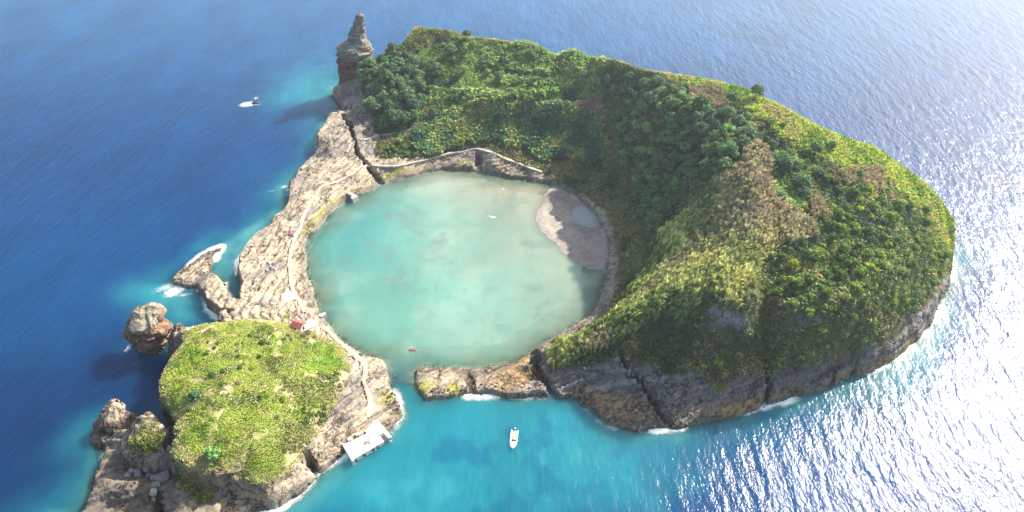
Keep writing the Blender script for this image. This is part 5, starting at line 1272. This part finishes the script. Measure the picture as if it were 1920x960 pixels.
# ------------------------------------------------------------------ people
def limbs(spec, edges, root=0):
    me = bpy.data.meshes.new('person'); me.from_pydata([s[:3] for s in spec], edges, [])
    o = bpy.data.objects.new('person_tmp', me); COL.objects.link(o)
    mod = o.modifiers.new('s', 'SKIN')
    if not me.skin_vertices:
        bm = bmesh.new(); bm.from_mesh(me); bm.verts.layers.skin.verify(); bm.to_mesh(me); bm.free()
    for i, s in enumerate(spec):
        me.skin_vertices[0].data[i].radius = (s[3], s[3]); me.skin_vertices[0].data[i].use_root = i == root
    o.modifiers.new('u', 'SUBSURF').levels = 1
    bpy.context.view_layer.update()
    dg = bpy.context.evaluated_depsgraph_get(); r = bpy.data.meshes.new_from_object(o.evaluated_get(dg))
    bpy.data.objects.remove(o); bpy.data.meshes.remove(me); r.name = 'person'
    for p_ in r.polygons: p_.use_smooth = True
    return r
def body(pose):
    """joints of one figure, 1.72 m tall, facing -y: pelvis, spine, neck, head, two arms with fingers, two legs"""
    S, E = [], []
    def v(p, r, par=None):
        S.append((*p, r))
        if par is not None: E.append((par, len(S) - 1))
        return len(S) - 1
    if pose == 'lie': up, fw = Vector((0, 1, 0)), Vector((0, 0, 1)); base = Vector((0, 0, .13))
    else: up, fw = Vector((0, 0, 1)), Vector((0, -1, 0)); base = Vector((0, 0, .93 if pose == 'stand' else .16))
    if pose == 'sit': up = Vector((0, .22, .975))
    sd = Vector((1, 0, 0))
    P = lambda a, b, c: base + sd * a + up * b + fw * c
    pel = v(P(0, 0, 0), .14); bl = v(P(0, .2, 0), .13, pel); chest = v(P(0, .42, 0), .155, bl); nk = v(P(0, .56, .01), .06, chest); hd_ = v(P(0, .66, .02), .095, nk); v(P(0, .76, .015), .085, hd_); v(P(0, .665, .115), .018, hd_)
    for s in (-1, 1):
        sh_ = v(P(.17 * s, .47, 0), .065, chest)
        el = P(.25 * s, .22, .02) if pose != 'sit' else P(.26 * s, .22, -.12)
        wr = P(.28 * s, -.03, .09) if pose == 'stand' else (P(.33 * s, .02, -.2) if pose == 'sit' else P(.36 * s, .0, -.05))
        e_ = v(el, .045, sh_); w_ = v(wr, .03, e_); dr = (wr - el).normalized(); pm = v(wr + dr * .08, .034, w_)
        for f_, (of, ln) in enumerate(((-.03, .075), (-.01, .09), (.01, .085), (.03, .065))): v(wr + dr * (.1 + ln) + fw * of, .009, pm)
        v(wr + dr * .07 + fw * .06, .01, w_)
        hip = v(P(.09 * s, -.06, 0), .095, pel)
        if pose == 'sit': kn, an, to = Vector((.13 * s, -.42, .42)), Vector((.13 * s, -.72, .09)), Vector((.14 * s, -.9, .05))
        elif pose == 'lie': kn, an, to = P(.11 * s, -.46, .06 if s > 0 else .0), P(.12 * s, -.86, -.02), P(.14 * s, -.94, .09)
        else: kn, an, to = P(.10 * s, -.46, .03), P(.10 * s, -.86, -.02), P(.12 * s, -.9, .14)
        k_ = v(kn, .06, hip); a_ = v(an, .042, k_); v(to, .035, a_)
    return limbs(S, E), P
SKINS = [mat_plain('skin_%s' % n, c, .6, .3, .08) for n, c in (('light', (0.52, 0.33, 0.24)), ('tan', (0.38, 0.22, 0.14)), ('brown', (0.22, 0.12, 0.08)))]
CLOTH = {n: mat_plain(n + '_cloth', c, .85, .1, .12) for n, c in (('red', (0.55, 0.05, 0.05)), ('blue', (0.05, 0.12, 0.42)), ('white', (0.8, 0.8, 0.8)), ('black', (0.03, 0.03, 0.035)), ('pink', (0.75, 0.30, 0.42)), ('yellow', (0.65, 0.48, 0.08)), ('teal', (0.05, 0.33, 0.34)), ('purple', (0.25, 0.10, 0.38)))}
HAIR = mat_plain('dark_hair', (0.035, 0.025, 0.02), .7, .3, .2)
POSE = {k: body(k) for k in ('stand', 'sit', 'lie')}
def shell(P, rows, mat, name, parent, n=12, fwk=.8):
    m = MB(); V, F = [], []
    for b, ra, c0 in rows:
        for k in range(n):
            a = 6.2832 * k / n; V.append(P(ra * math.cos(a), b, c0 + ra * fwk * math.sin(a)))
    for i in range(len(rows) - 1):
        for k in range(n): F.append((i * n + k, i * n + (k + 1) % n, (i + 1) * n + (k + 1) % n, (i + 1) * n + k))
    F += [tuple(range(n)), tuple((len(rows) - 1) * n + k for k in range(n))]
    m.add(V, F); return m.build(name, mat, parent, smooth=True)
def person(pose, loc, rz, skin, cloth, label, group=None, top=False, sc=1.0):
    me, P = POSE[pose]; me = me.copy(); me.materials.clear(); me.materials.append(SKINS[skin])
    o = bpy.data.objects.new('person', me); COL.objects.link(o)
    o.location = loc; o.rotation_euler = (0, 0, rz); o.scale = (sc,) * 3
    shell(P, [(-.14, .155, 0), (-.05, .185, 0), (.04, .165, 0), (.10, .145, 0)], CLOTH[cloth], 'swimwear', o)
    if top: shell(P, [(.08, .15, 0), (.25, .16, 0), (.42, .19, 0), (.50, .15, 0)], CLOTH[cloth], 'shirt', o)
    shell(P, [(.66, .118, -.02), (.72, .112, -.012), (.78, .09, 0), (.82, .04, 0)], HAIR, 'hair', o, 12, .95)
    return tag(o, label, 'person', group)
def towel(x, y, z, rz, c, label):
    m = MB(); n = 7
    for i in range(n - 1):
        y0, y1 = -.95 + 1.9 * i / (n - 1), -.95 + 1.9 * (i + 1) / (n - 1); z0, z1 = .03 * math.sin(i * 2.1), .03 * math.sin((i + 1) * 2.1)
        m.add([(-.45, y0, z0), (.45, y0, z0 + .01), (.45, y1, z1 + .01), (-.45, y1, z1), (-.45, y0, z0 + .03), (.45, y0, z0 + .04), (.45, y1, z1 + .04), (-.45, y1, z1 + .03)],
              [(3, 2, 1, 0), (4, 5, 6, 7), (0, 1, 5, 4), (1, 2, 6, 5), (2, 3, 7, 6), (3, 0, 4, 7)])
    o = m.build('towel', CLOTH[c]); o.location = (x, y, z + .12); o.rotation_euler = (0, 0, rz); return tag(o, label, 'towel', 'towels on the rocks')
SUN = [  # px, py, pose, turn, skin, swimwear, towel colour or None, where
    (545, 434, 'lie', .5, 0, 'red', 'pink', 'farthest back by the path bend'), (550, 436, 'lie', .6, 1, 'black', 'purple', 'beside the path bend'), (546, 440, 'sit', 2., 0, 'pink', 'pink', 'by the path bend, nearest the sea'), (552, 441, 'lie', .4, 0, 'blue', 'white', 'by the bend, nearest the path'), (549, 444, 'stand', 1.2, 1, 'black', None, 'in the group beside the path bend'),
    (502, 492, 'lie', 1.2, 0, 'black', 'white', 'at the back of the shelf groups'), (507, 493, 'sit', .2, 0, 'white', 'white', 'behind the front shelf group'), (512, 496, 'lie', 1.4, 1, 'teal', 'blue', 'between the two shelf groups'),
    (500, 507, 'lie', 1.2, 0, 'blue', 'white', 'seaward in the front shelf group'), (507, 504, 'sit', 1.9, 1, 'black', 'blue', 'amid the front shelf group'), (509, 509, 'stand', .3, 2, 'blue', None, 'before the front shelf group'), (516, 506, 'lie', 1.0, 0, 'white', 'white', 'pathward in the front shelf group'),
    (560, 591, 'sit', .4, 0, 'red', 'pink', 'on the rocks between platform and hut'), (564, 594, 'lie', .9, 0, 'pink', 'white', 'on the rocks in front of the hut'), (567, 591, 'stand', 2.2, 1, 'purple', None, 'by the path in front of the terrace'), (562, 596, 'lie', 1.9, 1, 'black', 'pink', 'closest to the red roofed hut'),
    (579, 601, 'stand', .2, 0, 'blue', None, 'at the back corner of the white terrace'), (585, 604, 'sit', 3.0, 1, 'white', None, 'in the middle of the white terrace'), (590, 605, 'stand', 1.0, 0, 'black', None, 'at the lagoon end of the white terrace')]
for px, py, ps, rz, sk, cl, tw, wh in SUN:
    x, y, z = land(px, py)
    if 570 < px < 600 and py > 600: z = TERR_Z
    else: z = float(max(hz(x + a, y + b) for a in (-.6, 0, .6) for b in (-.7, 0, .7)))
    if tw: towel(x, y, z, rz, tw, '%s towel spread %s' % (tw, wh))
    vb = {'lie': 'lying on a %s towel' % tw if tw else 'lying', 'sit': 'sitting on a %s towel' % tw if tw else 'sitting', 'stand': 'standing'}[ps]
    person(ps, (x, y, z + (.14 if tw else .02)), rz, sk, cl, 'person in %s %s %s' % (cl, vb, wh), 'people on the rock shelf')
for px, py, ps, rz, sk, cl, lb in ((685, 832, 'sit', .4, 0, 'purple', 'person in purple sitting at the seaward end of the group on the landing'), (688, 830, 'sit', 2., 1, 'pink', 'person in pink sitting in the middle of the group on the landing'), (691, 829, 'stand', 1., 0, 'purple', 'person in purple standing over the group on the landing'), (693, 831, 'sit', 1.2, 0, 'blue', 'person in blue sitting nearest the sunken ramp'), (691, 825, 'stand', 2.8, 1, 'black', 'person in black standing behind the group on the landing')):
    x, y = W(px, py, 2.3); person(ps, (x, y, 2.3), rz, sk, cl, lb, 'people on the landing', True)
for px, py, lb in ((671, 816, 'white cool box on the striped rock behind the landing'), (656, 825, 'white bag standing on the rock by the end of the landing')):
    x, y, z = land(px, py); o = thing('cool_box' if 'box' in lb else 'bag', lb, 'cool box' if 'box' in lb else 'bag', (x, y, z + .1), .5)
    m = MB(); m.box(-.7, -.4, 0, .7, .4, .55); m.build('body', CLOTH['white'], o, .08); m = MB(); m.box(-.72, -.42, .56, .72, .42, .68); m.build('lid', CLOTH['white'], o, .05)
    m = MB(); m.tube([(-.5, 0, .66), (-.4, 0, .9), (.4, 0, .9), (.5, 0, .66)], .04, 6); m.build('handle', M_STEEL, o)

# ------------------------------------------------------------------ boats
def hull_mb(rows, inner=0.1, deck=.3):
    """rows: (y, half beam at the rail, rail height, half beam at the chine, keel depth)"""
    m = MB(); V, F = [], []
    for y, b, h, c, k in rows:
        V += [(0, y, k), (-c, y, k * .3), (-b, y, h), (-max(b - inner, .01), y, h), (-max(b - inner - .04, .008), y, deck), (max(b - inner - .04, .008), y, deck), (max(b - inner, .01), y, h), (b, y, h), (c, y, k * .3)]
    n = 9
    for i in range(len(rows) - 1):
        for k in range(n): F.append((i * n + k, i * n + (k + 1) % n, (i + 1) * n + (k + 1) % n, (i + 1) * n + k)[::-1])
    for i in (0, len(rows) - 1):
        q = [i * n + k for k in range(n)]; a = (q[0], q[1], q[4], q[5], q[8]); b_ = (q[1], q[2], q[3], q[4]); c_ = (q[5], q[6], q[7], q[8])
        for f in (a, b_, c_): F.append(f if i == 0 else f[::-1])
    m.add(V, F); return m
M_GEL = mat_plain('white_gelcoat', (0.80, 0.79, 0.76), .25, .5, .05); M_GREY = mat_plain('grey_deck', (0.45, 0.46, 0.52), .7, .3, .15); M_GLASSY = mat_plain('dark_glass', (0.02, 0.02, 0.03), .1, .6, .1); M_TAN = mat_plain('tan_cushion', (0.72, 0.64, 0.50), .8, .2, .1)
x, y = W(963.5, 824, .3)
b = thing('motorboat', 'small white open motorboat floating alone in the turquoise bay', 'boat', (x, y, 0), math.pi - .10)
hull_mb([(-3.9, 1.30, .75, 1.12, -.35), (-1.5, 1.38, .78, 1.2, -.42), (1.2, 1.36, .88, 1.1, -.45), (2.7, 1.12, .98, .75, -.35), (3.6, .72, 1.06, .35, -.1), (4.1, .30, 1.1, .08, .2), (4.25, .10, 1.12, .03, .5)], .22, .3).build('hull', M_GEL, b)
m = MB(); m.box(-.62, -3.85, .305, .62, -1.9, .34); m.build('cockpit_sole', M_GREY, b)
m = MB(); m.box(-1.02, -1.75, .31, 1.02, -1.2, .72); m.build('bench', M_GEL, b, .06)
m = MB(); m.box(-.45, .1, .31, .45, .75, 1.15); con = m.build('console', M_GEL, b, .06)
m = MB(); m.add([(-.9, 1.0, .9), (.9, 1.0, .9), (.7, .75, 1.5), (-.7, .75, 1.5), (-.9, 1.05, .9), (.9, 1.05, .9), (.7, .8, 1.5), (-.7, .8, 1.5)], [(0, 1, 2, 3), (7, 6, 5, 4), (0, 4, 5, 1), (1, 5, 6, 2), (2, 6, 7, 3), (3, 7, 4, 0)]); m.build('windscreen', M_GLASSY, b)
m = MB(); m.tube([(.05, .05, 1.05), (.05, -.12, 1.1)], .03, 6); m.tube([(.05 + .2 * math.cos(a), -.12, 1.1 + .2 * math.sin(a)) for a in np.linspace(0, 6.28, 11)], .02, 5); m.build('steering_wheel', M_STEEL, con)
m = MB(); m.add([(-1.0, 1.4, .88), (1.0, 1.4, .88), (.8, 2.7, .96), (.35, 3.6, 1.02), (-.35, 3.6, 1.02), (-.8, 2.7, .96), (-1.0, 1.4, .8), (1.0, 1.4, .8), (.8, 2.7, .8), (.35, 3.6, .8), (-.35, 3.6, .8), (-.8, 2.7, .8)], [(0, 1, 2, 3, 4, 5), (11, 10, 9, 8, 7, 6)] + [(i, i + 6, (i + 1) % 6 + 6, (i + 1) % 6) for i in range(6)]); m.build('foredeck', M_TAN, b)
mo = MB(); mo.box(-.3, -4.75, .55, .3, -4.0, 1.3); ob = mo.build('outboard_motor', M_GREY, b, .12)
m = MB(); m.tube([(0, -4.4, .6), (0, -4.4, -.7)], .12, 8); m.build('shaft', M_STEEL, ob)
m = MB(); m.tube([(-1.2, 1.3, .9), (-1.0, 2.7, 1.35), (-.3, 3.9, 1.45), (.3, 3.9, 1.45), (1.0, 2.7, 1.35), (1.2, 1.3, .9)], .03, 6); m.build('rail', M_STEEL, b)
o = MB(); o.tube([(-.5, 0, .28), (-.3, 0, .3), (.3, .05, .3), (.5, .05, .26)], [.1, .3, .3, .1], 10); o = o.build('bundle', CLOTH['yellow'], None, smooth=True); o.location = b.matrix_basis @ Vector((.45, -.75, .3)); o.rotation_euler = (0, 0, .6); tag(o, 'yellow brown bundle lying in the white motorboat', 'bundle')
x, y = W(967, 846, 0)
person('stand', (x, y, -1.36), .4, 0, 'pink', 'person swimming in the turquoise water off the bow of the motorboat')
x, y = W(773, 657, .2); M_RED = mat_plain('red_plastic', (0.62, 0.05, 0.07), .4, .5, .08); M_PALE = mat_plain('pale_plastic', (0.80, 0.62, 0.50), .4, .5, .08)
k = thing('kayak', 'red double kayak with pale ends crossing the lagoon', 'kayak', (x, y, 0), math.pi / 2 - .06)
hull_mb([(-1.75, .22, .30, .16, -.06), (-1.0, .36, .28, .28, -.1), (0, .40, .27, .32, -.12), (1.0, .36, .28, .28, -.1), (1.75, .22, .30, .16, -.06)], .09, .12).build('hull', M_RED, k)
for s in (-1, 1):
    m = MB(); m.tube([(0, s * 1.72, .16), (0, s * 2.1, .2), (0, s * 2.5, .28)], [.22, .16, .04], 9); m.build('bow' if s > 0 else 'stern', M_PALE, k, smooth=True)
for yy in (-.75, .75):
    m = MB(); m.box(-.2, yy + .28, .13, .2, yy + .34, .5); m.build('seat', CLOTH['black'], k, .02)
for i, yy in enumerate((-.72, .78)):
    p_ = k.matrix_basis @ Vector((0, yy, .12)); lb = ('person in a dark red vest paddling the rear seat of the red kayak', 'person in a dark vest paddling the front seat of the red kayak')[i]
    person('sit', p_, math.pi / 2 - .06 + math.pi, 1, ('red', 'black')[i], lb, 'paddlers in the kayak', True, .9)
    pd = thing('paddle', ('paddle held by the rear kayaker', 'paddle held by the front kayaker')[i], 'paddle', k.matrix_basis @ Vector((0, yy + .42, .62)), math.pi / 2 - .06 + .3 * (1 - 2 * i), 'kayak paddles')
    m = MB(); m.tube([(-1.0, 0, -.22), (1.0, 0, .22)], .02, 6); m.build('shaft', M_STEEL, pd)
    for s in (-1, 1):
        m = MB(); m.box(-.2, -.09, -.015, .2, .09, .015); bl_ = m.build('blade', CLOTH['white'], pd, .01); bl_.location = (s * 1.15, 0, s * .26); bl_.rotation_euler = (0, -.22, 0)

# ------------------------------------------------------------------ the air
m = bpy.data.materials.new('haze'); m.use_nodes = True; nt = m.node_tree; nt.nodes.clear()
ov = nt.nodes.new('ShaderNodeOutputMaterial'); pv = nt.nodes.new('ShaderNodeVolumePrincipled')
pv.inputs['Color'].default_value = (0.80, 0.90, 1.0, 1); pv.inputs['Density'].default_value = 0.00015; pv.inputs['Anisotropy'].default_value = 0.5
nt.links.new(pv.outputs[0], ov.inputs['Volume'])
hb = MB(); hb.box(-16500, -16500, -9, 16500, 16500, 225); ho = hb.build('haze', m); tag(ho, 'thin bluish sea haze', None, None, 'stuff')
